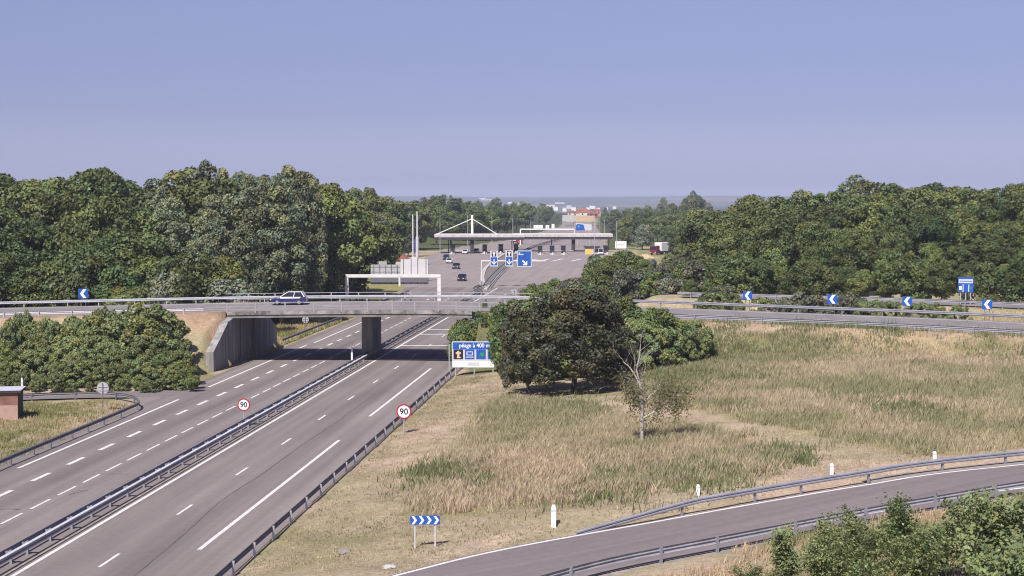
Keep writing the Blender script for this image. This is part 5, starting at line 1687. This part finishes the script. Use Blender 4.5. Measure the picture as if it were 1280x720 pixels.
bset = [(668, 215, 352), (690, 232, 345), (716, 226, 342), (742, 238, 334), (766, 250, 322), (790, 240, 331), (815, 232, 336), (838, 225, 343), (862, 218, 346), (886, 212, 350), (905, 208, 354), (758, 285, 314), (782, 300, 310), (806, 290, 322), (832, 280, 326),
        (862, 265, 322), (886, 250, 320), (908, 240, 312), (862, 330, 318), (882, 320, 306)]
for i, (px, Y, yt) in enumerate(bset):
    x = (px - 640) / FPX * Y
    if x < float(Rx(Y)) + 3: continue
    by_px(rnd.choice(['light', 'robinia', 'grey', 'light']), px, Y, yt, 'scrub_tree', 'green scrub tree in the thicket between plaza and loop road, beyond the overpass', 'tree', 'thicket beyond the overpass')
# bushes on the slope at the left
sset = [(28, 163, 381, 1), (60, 160, 390, 1), (126, 164, 376, 1), (185, 160, 374, 1), (8, 158, 394, 1), (98, 160, 388, 1), (146, 161, 380, 1), (222, 153.5, 432), (172, 160, 381)]
for Yb, f, gap in ((148.5, .06, 19), (151, .24, 21), (154, .45, 22), (157.5, .66, 22), (161, .84, 23), (164, .97, 25)):
    pxb = -50 + rnd.uniform(0, 15)
    while pxb < 244 - (Yb - 148) * 1.9:
        yfoot, ytop_ = 474, (398 if pxb < 100 else 384)
        sset.append((pxb, Yb + rnd.uniform(-1.2, 1.2), yfoot + (ytop_ - yfoot) * f + rnd.uniform(-9, 9)))
        pxb += gap * rnd.uniform(.7, 1.35)
for px, Y, yt, *sap in sset:
    if sap: lb = 'slender young sapling rising above the bushes of the slope thicket'
    elif px == 172: lb = 'tallest bush of the slope thicket, reaching the overpass barrier'
    elif px == 222: lb = 'bush at the right end of the slope thicket beside the abutment wall'
    elif Y < 150.5: lb = 'low bush along the front edge of the slope thicket beside the access road'
    else: lb = 'leafy green bush in the thicket on the slope below the left overpass road'
    by_px(rnd.choice(['shrub', 'shrub', 'shrub', 'light']), px, Y, yt, 'slope_bush', lb, 'bush', 'bushes on the left slope', wide=.42 if sap else rnd.uniform(.8, 1.2))
# pale shrubs by the loop road
for px, Y, yt, lb, ky in \
    ((1012, 178, 361, 'pale grey green shrub left of the second chevron sign', 'grey'), (1062, 178, 359, 'pale grey green shrub right of the second chevron sign', 'grey'), (1030, 180, 366, 'small pale shrub behind the second chevron sign', 'grey'),
     (1088, 176, 371, 'low olive shrub between the second and third chevron signs', 'shrub'), (1150, 170, 374, 'green shrub just right of the third chevron sign', 'shrub'), (1172, 169, 378, 'low olive shrub between the third and fourth chevron signs', 'shrub'),
     (1200, 168, 380, 'low brownish shrub left of the fourth chevron sign', 'shrub'), (985, 180, 368, 'low grey shrub between the first and second chevron signs', 'grey'), (915, 186, 366, 'green shrub left of the first chevron sign', 'shrub'), (955, 184, 367, 'green shrub just right of the first chevron sign', 'shrub'), (893, 188, 362, 'larger green shrub at the start of the upper road barrier', 'edge'), (1112, 173, 372, 'dark olive shrub just left of the third chevron sign', 'shrub')):
    by_px(ky, px, Y, yt, 'roadside_shrub', lb, 'shrub', 'shrubs by the chevron signs')

# dead tree --------------------------------------------------------------------------
dp = PT(803, 556)
dt = thing('dead_tree', 'bare bleached dying tree with a few dry leaves standing in the tall grass', 'tree', dp)
kk = dp[1] / FPX
rr_ = random.Random(5)
dm = MB(); tips = []
def branch(p, d, ln, r, depth):
    segs = 3
    for s in range(segs):
        q = p + d * (ln / segs)
        dm.tube(p, q, r, r * .8, n=6)
        tips.append((q.copy(), depth))
        p = q; r *= .8
        d = (d + Vector((rr_.uniform(-.2, .2), rr_.uniform(-.2, .2), rr_.uniform(-.05, .18)))).normalized()
        if depth < 4 and rr_.random() < .85:
            sd = (d * .55 + Vector((rr_.uniform(-1, 1), rr_.uniform(-.8, .8), rr_.uniform(.0, .7)))).normalized()
            branch(p, sd, ln * rr_.uniform(.4, .65), r * .55, depth + 1)
def dpt(px, py, dy=0): return Vector(((px - 803) * kk, dy, (556 - py) * kk))
def stem(pts, r0, r1, twigs=2):
    for i in range(len(pts) - 1):
        ra = r0 + (r1 - r0) * i / (len(pts) - 1); rb2 = r0 + (r1 - r0) * (i + 1) / (len(pts) - 1)
        dm.tube(pts[i], pts[i + 1], ra, rb2, n=7)
        if i > 0:
            for _ in range(twigs):
                d = (pts[i + 1] - pts[i]).normalized()
                branch(pts[i].lerp(pts[i + 1], rr_.random()), (d * .5 + Vector((rr_.uniform(-1, 1), rr_.uniform(-.8, .8), rr_.uniform(-.1, .8)))).normalized(), rr_.uniform(.8, 1.6), rb2 * .45, 2)
        tips.append((pts[i + 1], 1))
stem([dpt(803, 562), dpt(802, 530), dpt(803, 505), dpt(801, 485), dpt(795, 462), dpt(799, 445), dpt(800, 430)], .115, .028, 3)
stem([dpt(801, 485), dpt(794, 470), dpt(786, 458), dpt(778, 452)], .07, .02)
stem([dpt(804, 523), dpt(818, 515), dpt(828, 507), dpt(842, 498), dpt(860, 489)], .075, .02, 3)
stem([dpt(804, 505), dpt(814, 494), dpt(822, 486), dpt(827, 474)], .055, .015, 3)
stem([dpt(802, 512), dpt(792, 504), dpt(787, 498), dpt(780, 488)], .06, .02)
dm.build('trunk', DEADWOOD, dt)
rngd = np.random.default_rng(8)
tp = np.array([list(t[0]) for t in tips if t[1] >= 1 and t[0].z < 4.6 and t[0].z > .5])
pick = tp[rngd.integers(0, len(tp), 4200)] + rngd.normal(size=(4200, 3)) * np.array([.14, .14, .6]) - np.array([0, 0, .55])
pick = pick[pick[:, 2] > .2]
nm = rngd.normal(size=pick.shape); nm /= np.linalg.norm(nm, axis=1)[:, None]
tv = rngd.uniform(.7, 1.3, len(pick)); tn = np.stack([tv * 1.15, tv, tv * .9], 1)
V, F, T = leaf_quads(pick, nm, rngd.uniform(.1, .24, len(pick)), rngd, tn, .35)
link('dry_leaves', fast_mesh('dry_leaves', V, F, mat_leaf('dry_leaves', (0.14, 0.15, 0.075), .1, .25, .01), T), dt)

# foreground shrubs: stems with pinnate sprays ---------------------------------------
def leafy_shrub(seed, H, spread, nst=9):
    rng = np.random.default_rng(seed); r2 = random.Random(seed)
    mb = MB(); P_ = []; N_ = []; S_ = []; T_ = []
    def spray(p, d, ln):
        """one twig with leaflets on both sides"""
        side = d.cross(Vector((0, 0, 1)));
        if side.length < .05: side = Vector((1, 0, 0))
        side.normalize(); up = side.cross(d).normalized()
        tv = r2.uniform(.75, 1.3); hu = r2.uniform(-.08, .12)
        for i in range(15):
            f = r2.random()
            q = p + d * (ln * f) + Vector((r2.gauss(0, .11), r2.gauss(0, .11), r2.gauss(0, .10)))
            P_.append(q)
            N_.append((Vector((-.15, -.45, .75)) + Vector((r2.gauss(0, .55), r2.gauss(0, .55), r2.gauss(0, .4)))).normalized())
            S_.append(r2.uniform(.11, .21)); v = tv * r2.uniform(.8, 1.2); T_.append((v * (1 + hu), v, v * (1 - hu)))
    for _ in range(nst):
        a = r2.uniform(0, 6.28); lean = r2.uniform(.1, .6)
        p = Vector((r2.uniform(-.03, .03), r2.uniform(-.03, .03), -.2))
        d = Vector((math.cos(a) * lean, math.sin(a) * lean, 1)).normalized()
        h = H * r2.uniform(.6, 1.0); n = 8; r = .035
        for i in range(n):
            q = p + d * (h / n)
            mb.tube(p, q, r, r * .88, n=5); r *= .88
            f = i / n
            if f > .25:
                for _k in range(3 if f < .8 else 6):
                    aa = r2.uniform(0, 6.28)
                    dd = Vector((math.cos(aa), math.sin(aa), r2.uniform(.2, 1.6))).normalized()
                    ln = r2.uniform(.35, .75) * (1.15 - .4 * f)
                    e = p.lerp(q, r2.random())
                    m_ = e + dd * r2.uniform(.1, .45)
                    mb.tube(e, m_, .012, .008, n=4)
                    spray(m_, (dd + Vector((0, 0, -.2))).normalized(), ln)
                    spray(e, Vector((math.cos(aa + 2), math.sin(aa + 2), r2.uniform(-.2, .6))).normalized(), ln)
            p = q
            d = (d + Vector((r2.uniform(-.12, .12), r2.uniform(-.12, .12), .04))).normalized()
    V, F, T = leaf_quads(np.array([list(v) for v in P_]), np.array([list(v) for v in N_]), np.array(S_), rng, np.array(T_), .6)
    fm = fast_mesh('foliage', V, F, LEAF_FORE, T)
    so = mb.build('stems', BARK); sm = so.data; bpy.data.objects.remove(so)
    return fm, sm
SHR = [leafy_shrub(300 + i, 4.0, 2.0, 10) for i in range(4)]
fset = [(948, 706, 61, 'leafy shrub leftmost of the foreground shrubs at the bottom'), (990, 655, 63, 'foreground shrub with tall tip in front of the dark end of the barrier'), (1030, 668, 60, 'dense low foreground shrub between two taller ones below the ramp'), (1062, 640, 62, 'foreground shrub touching the white edge line of the ramp'), (1092, 660, 58, 'foreground shrub right of the one touching the edge line'),
        (1120, 617, 64, 'foreground shrub whose tip covers part of the ramp barrier'), (1150, 650, 59, 'foreground shrub left of the dry brown gap'), (1180, 648, 62, 'rounded foreground shrub behind the dry brown gap'), (1228, 612, 60, 'tall foreground shrub right of the dry brown gap'), (1268, 610, 58, 'tall foreground shrub at the right edge of the picture'), (1310, 616, 60, 'foreground shrub cut by the right edge'),
        (1262, 668, 52, 'low foreground shrub in the bottom right corner'), (1085, 700, 53, 'small foreground shrub at the bottom edge below the ramp')]
for i, (px, yt, Y, lb) in enumerate(fset):
    x = (px - 640) / FPX * Y; z0 = gz1(x, Y); H = ztop(yt, Y) - z0
    s = max(H, 1.0) / 4.0
    t = thing('leafy_shrub', lb, 'shrub', (x, Y, z0), rnd.uniform(0, 6.28), 'shrubs in the foreground')
    t.scale = (max(.6, s),) * 2 + (s,)
    fm, sm = SHR[i % 4]
    link('foliage', fm, t); link('stems', sm, t)

# grass ------------------------------------------------------------------------------
def grass_mat(name):
    m = bpy.data.materials.new(name); m.use_nodes = True
    nt = m.node_tree; N = nt.nodes; L = nt.links
    b = N['Principled BSDF']; b.inputs['Roughness'].default_value = .8; b.inputs['Specular IOR Level'].default_value = .15
    at = N.new('ShaderNodeVertexColor'); at.layer_name = 'tone'
    L.new(at.outputs['Color'], b.inputs['Base Color'])
    t = N.new('ShaderNodeBsdfTranslucent'); L.new(at.outputs['Color'], t.inputs['Color'])
    ms = N.new('ShaderNodeMixShader'); ms.inputs[0].default_value = .25
    L.new(b.outputs[0], ms.inputs[1]); L.new(t.outputs[0], ms.inputs[2]); L.new(ms.outputs[0], N['Material Output'].inputs['Surface'])
    return m
GRASS = grass_mat('dry_grass')
def grass(name, X, Y, hfun, cfun, blades, width, spread, label, seed=1):
    rng = np.random.default_rng(seed)
    n = len(X)
    Z = gz(X, Y)
    hh = hfun(X, Y); col = cfun(X, Y, rng)
    bx = np.repeat(X, blades) + rng.normal(size=n * blades) * spread
    by = np.repeat(Y, blades) + rng.normal(size=n * blades) * spread
    bz = np.repeat(Z, blades) - .03
    h = np.repeat(hh, blades) * rng.uniform(.45, 1.15, n * blades)
    a = rng.uniform(0, 2 * math.pi, n * blades)
    lx = rng.normal(size=n * blades) * .22 + .06; ly = rng.normal(size=n * blades) * .22
    w = width * rng.uniform(.6, 1.4, n * blades)
    ca, sa = np.cos(a) * w * .5, np.sin(a) * w * .5
    p0 = np.stack([bx - ca, by - sa, bz], 1); p1 = np.stack([bx + ca, by + sa, bz], 1)
    p2 = np.stack([bx + ca * .7 + lx * h * .45, by + sa * .7 + ly * h * .45, bz + h * .62], 1)
    p3 = np.stack([bx - ca * .2 + lx * h, by - sa * .2 + ly * h, bz + h], 1)
    V = np.stack([p0, p1, p2, p3], 1).reshape(-1, 3)
    F = np.arange(4 * n * blades).reshape(-1, 4)
    cb = np.repeat(col, blades, axis=0) * rng.uniform(.8, 1.22, (n * blades, 1))
    T = np.repeat(cb, 4, axis=0)
    return stuff(link(name, fast_mesh(name, V, F, GRASS, T)), label, 'grass')
def scatter(poly, dens, seed):
    rng = np.random.default_rng(seed)
    pa = np.array([(p[0], p[1]) for p in poly])
    x0, y0 = pa.min(0); x1, y1 = pa.max(0)
    n = int((x1 - x0) * (y1 - y0) * dens)
    X = rng.uniform(x0, x1, n); Y = rng.uniform(y0, y1, n)
    k = inpoly(X + 3.2 * (fbm(X / 2.5, Y / 2.5, 11) - .5) + rng.normal(size=n) * .35, Y + 5 * (fbm(X / 2.5 + 50, Y / 2.5, 12) - .5) + rng.normal(size=n) * .5, pa)
    return X[k], Y[k]
def lerp3(a, b, w): return np.array(a)[None, :] * (1 - w[:, None]) + np.array(b)[None, :] * w[:, None]
def tallcol(X, Y, rng):
    g1 = smooth((fbm(X / 16, Y / 20, 41) * .5 + fbm(X / 4, Y / 6, 43) * .5 - .42) / .2)
    c = lerp3((.45, .378, .25), (.22, .235, .11), g1 * .62)
    p = smooth((fbm(X / 14 + 9, Y / 14, 47) - .53) / .1)
    c = c * (1 - .6 * p[:, None]) + np.array((.56, .43, .31))[None, :] * .6 * p[:, None]
    return c * rng.uniform(.82, 1.18, (len(X), 1))
def tallh(X, Y): return .30 + .40 * fbm(X / 6, Y / 6, 51) + .12 * vnoise(X / 1.2, Y / 1.2, 52)
X, Y = scatter(MEADOW_A, 9.0, 61)
grass('tall_grass', X, Y, tallh, tallcol, 14, .026, .2, 'tall dry straw coloured grass with green patches around the dead tree', 62)
X, Y = scatter(MEADOW_B, 6.5, 63)
k = (cdist(X, Y, OVER)[0] > 9)
X, Y = X[k], Y[k]
grass('tall_grass', X, Y, lambda a, b: tallh(a, b) * .95, tallcol, 13, .032, .24, 'tall dry meadow grass with green weeds on the slope below the loop road', 64)
# weeds: darker green clumps in the meadow
wp = []
for px, py, rad, n in ((1140, 515, 2.2, 160), (880, 455, 3.5, 260), (855, 470, 3.0, 240), (840, 490, 2.6, 200), (905, 440, 3.0, 160), (1000, 430, 4, 120), (1030, 440, 4, 120), (1110, 420, 3, 90), (1240, 430, 4, 90), (1090, 500, 3, 80), (930, 470, 4, 120), (700, 512, 3, 120), (880, 598, 3, 120), (760, 615, 3, 100), (560, 590, 2.2, 160), (590, 600, 2.5, 120), (960, 570, 2.5, 90)):
    q = PT(px, py)
    wp.append(np.stack([q[0] + RNG.normal(size=n) * rad * .6, q[1] + RNG.normal(size=n) * rad], 1))
wp = np.concatenate(wp)
wp = wp[cdist(wp[:, 0], wp[:, 1], RAMP)[0] > 4.6]
grass('weeds', wp[:, 0], wp[:, 1], lambda a, b: .32 + .42 * vnoise(a, b, 3), lambda a, b, r: lerp3((.115, .155, .06), (.22, .225, .11), r.random(len(a))), 16, .06, .5, 'dark green weed clumps scattered through the dry meadow', 66)
# mown stubble along the motorway, the ramp and the path between the meadows
MOWN = [PT(*p) for p in ((300, 719), (360, 655), (470, 545), (562, 462), (620, 470), (700, 500), (860, 520), (1010, 545), (1180, 572), (1300, 560), (1290, 575), (960, 612), (800, 648), (640, 686), (520, 719))]
X, Y = scatter(MOWN, 8.0, 67)
k = (X > Rx(Y) + .3) & (cdist(X, Y, RAMP)[0] > 3.4)
X, Y = X[k], Y[k]
def mowncol(X, Y, rng):
    g1 = smooth((fbm(X / 7, Y / 11, 71) - .44) / .16)
    g1 = np.clip(g1 * .75 + .35 * (np.sin(2 * math.pi * (X - .085 * Y) / 2.4 + 3 * fbm(X / 9, Y / 9, 77)) > .25) - .1, 0, 1)
    c = lerp3((.42, .34, .235), (.25, .225, .125), g1)
    pth = smooth((X - 8) / 4) * smooth((fbm(X / 3, Y / 3, 99) - .2) / .2)
    c = c * (1 - .6 * pth[:, None]) + np.array((.50, .405, .285))[None, :] * .6 * pth[:, None]
    return c * rng.uniform(.8, 1.2, (len(X), 1))
grass('mown_grass', X, Y, lambda a, b: .07 + .16 * fbm(a / 3, b / 3, 73), mowncol, 5, .05, .14, 'short mown dry grass beside the motorway and the ramp', 68)
# island and foreground slope
ISL = [PT(*p) for p in ((-40, 509), (60, 504), (150, 504), (166, 511), (130, 527), (70, 552), (0, 581), (-60, 605))]
X, Y = scatter(ISL, 9.0, 75)
grass('island_grass', X, Y, lambda a, b: .12 + .3 * fbm(a / 3, b / 3, 77), lambda a, b, r: lerp3((.22, .22, .09), (.42, .33, .2), smooth((fbm(a / 4, b / 4, 79) - .42) / .15)) * r.uniform(.8, 1.2, (len(a), 1)), 6, .05, .13, 'green and straw coloured grass on the island inside the bent barrier', 76)
FG = [(-2, 47), (6, 66), (14, 72.5), (22, 76), (34, 80), (42, 60), (36, 44)]
X, Y = scatter(FG, 9.0, 81)
k = cdist(X, Y, RAMP)[0] > 4.9
X, Y = X[k], Y[k]
grass('slope_grass', X, Y, lambda a, b: .2 + .5 * fbm(a / 3, b / 3, 83), lambda a, b, r: lerp3((.46, .35, .22), (.24, .23, .1), smooth((fbm(a / 4, b / 4, 85) - .46) / .15)) * r.uniform(.8, 1.2, (len(a), 1)), 6, .045, .13, 'dry brown grass around the foreground shrubs below the ramp', 82)
# grass bank under the bridge and below the abutment, and by the loop road
BK = [(-29, 186), (-27, 205), (-24, 240), (-21, 300), (-27, 300), (-32, 240), (-36, 205), (-36, 190)]
X, Y = scatter(BK, 5.0, 87)
k = X < Lx(Y) - .3
grass('bank_grass', X[k], Y[k], lambda a, b: .2 + .45 * fbm(a / 4, b / 4, 89), lambda a, b, r: lerp3((.24, .24, .1), (.42, .34, .19), smooth((fbm(a / 5, b / 5, 91) - .42) / .15)) * r.uniform(.8, 1.2, (len(a), 1)), 6, .07, .16, 'green and yellow grass on the bank seen under the bridge', 88)
LR = [(26, 176), (40, 168), (55, 157), (70, 142), (90, 150), (75, 176), (55, 192), (35, 205)]
X, Y = scatter(LR, 3.0, 93)
k = (cdist(X, Y, OVER)[0] > 7.2) & (cdist(X, Y, ROAD2)[0] > 4.6)
grass('verge_grass', X[k], Y[k], lambda a, b: .15 + .4 * fbm(a / 4, b / 4, 95), lambda a, b, r: lerp3((.46, .37, .2), (.28, .26, .12), smooth((fbm(a / 5, b / 5, 97) - .45) / .15)) * r.uniform(.8, 1.2, (len(a), 1)), 6, .07, .16, 'yellow dry grass between the loop road and the upper road', 94)
# pale stones near the chevron board
for i, (px, py, s, lb) in enumerate(((430, 691, .30, 'elongated pale stone slab in the dry grass left of the chevron board'), (486, 711, .32, 'flat cream coloured stone near the ramp edge line'))):
    q = PT(px, py)
    V = []; r3 = random.Random(i)
    bm = bmesh.new(); bmesh.ops.create_icosphere(bm, subdivisions=2, radius=s)
    for v in bm.verts:
        f = 1 + r3.uniform(-.18, .18); v.co = Vector((v.co.x * f, v.co.y * f * (2.6 if i < 1 else .8), v.co.z * .28 * f))
    me = bpy.data.meshes.new('stone'); bm.to_mesh(me); bm.free(); me.materials.append(GRAVEL if i == 0 else CONC_L)
    o = link('stone', me, None, (q[0], q[1], q[2] + .04)); tag(o, lb, 'stone')

# ------------------------------------------------------------------ the air
HB = MB().box((0, 7000, 14), (19000, 16000, 150))
hz_m = bpy.data.materials.new('haze'); hz_m.use_nodes = True
hn = hz_m.node_tree; hn.nodes.clear()
pv = hn.nodes.new('ShaderNodeVolumePrincipled'); pv.inputs['Color'].default_value = (.72, .79, 1.0, 1); pv.inputs['Density'].default_value = 1.3e-4
pv.inputs['Anisotropy'].default_value = 0.0
ho = hn.nodes.new('ShaderNodeOutputMaterial'); hn.links.new(pv.outputs[0], ho.inputs['Volume'])
hz = HB.build('haze', hz_m); hz['kind'] = 'stuff'
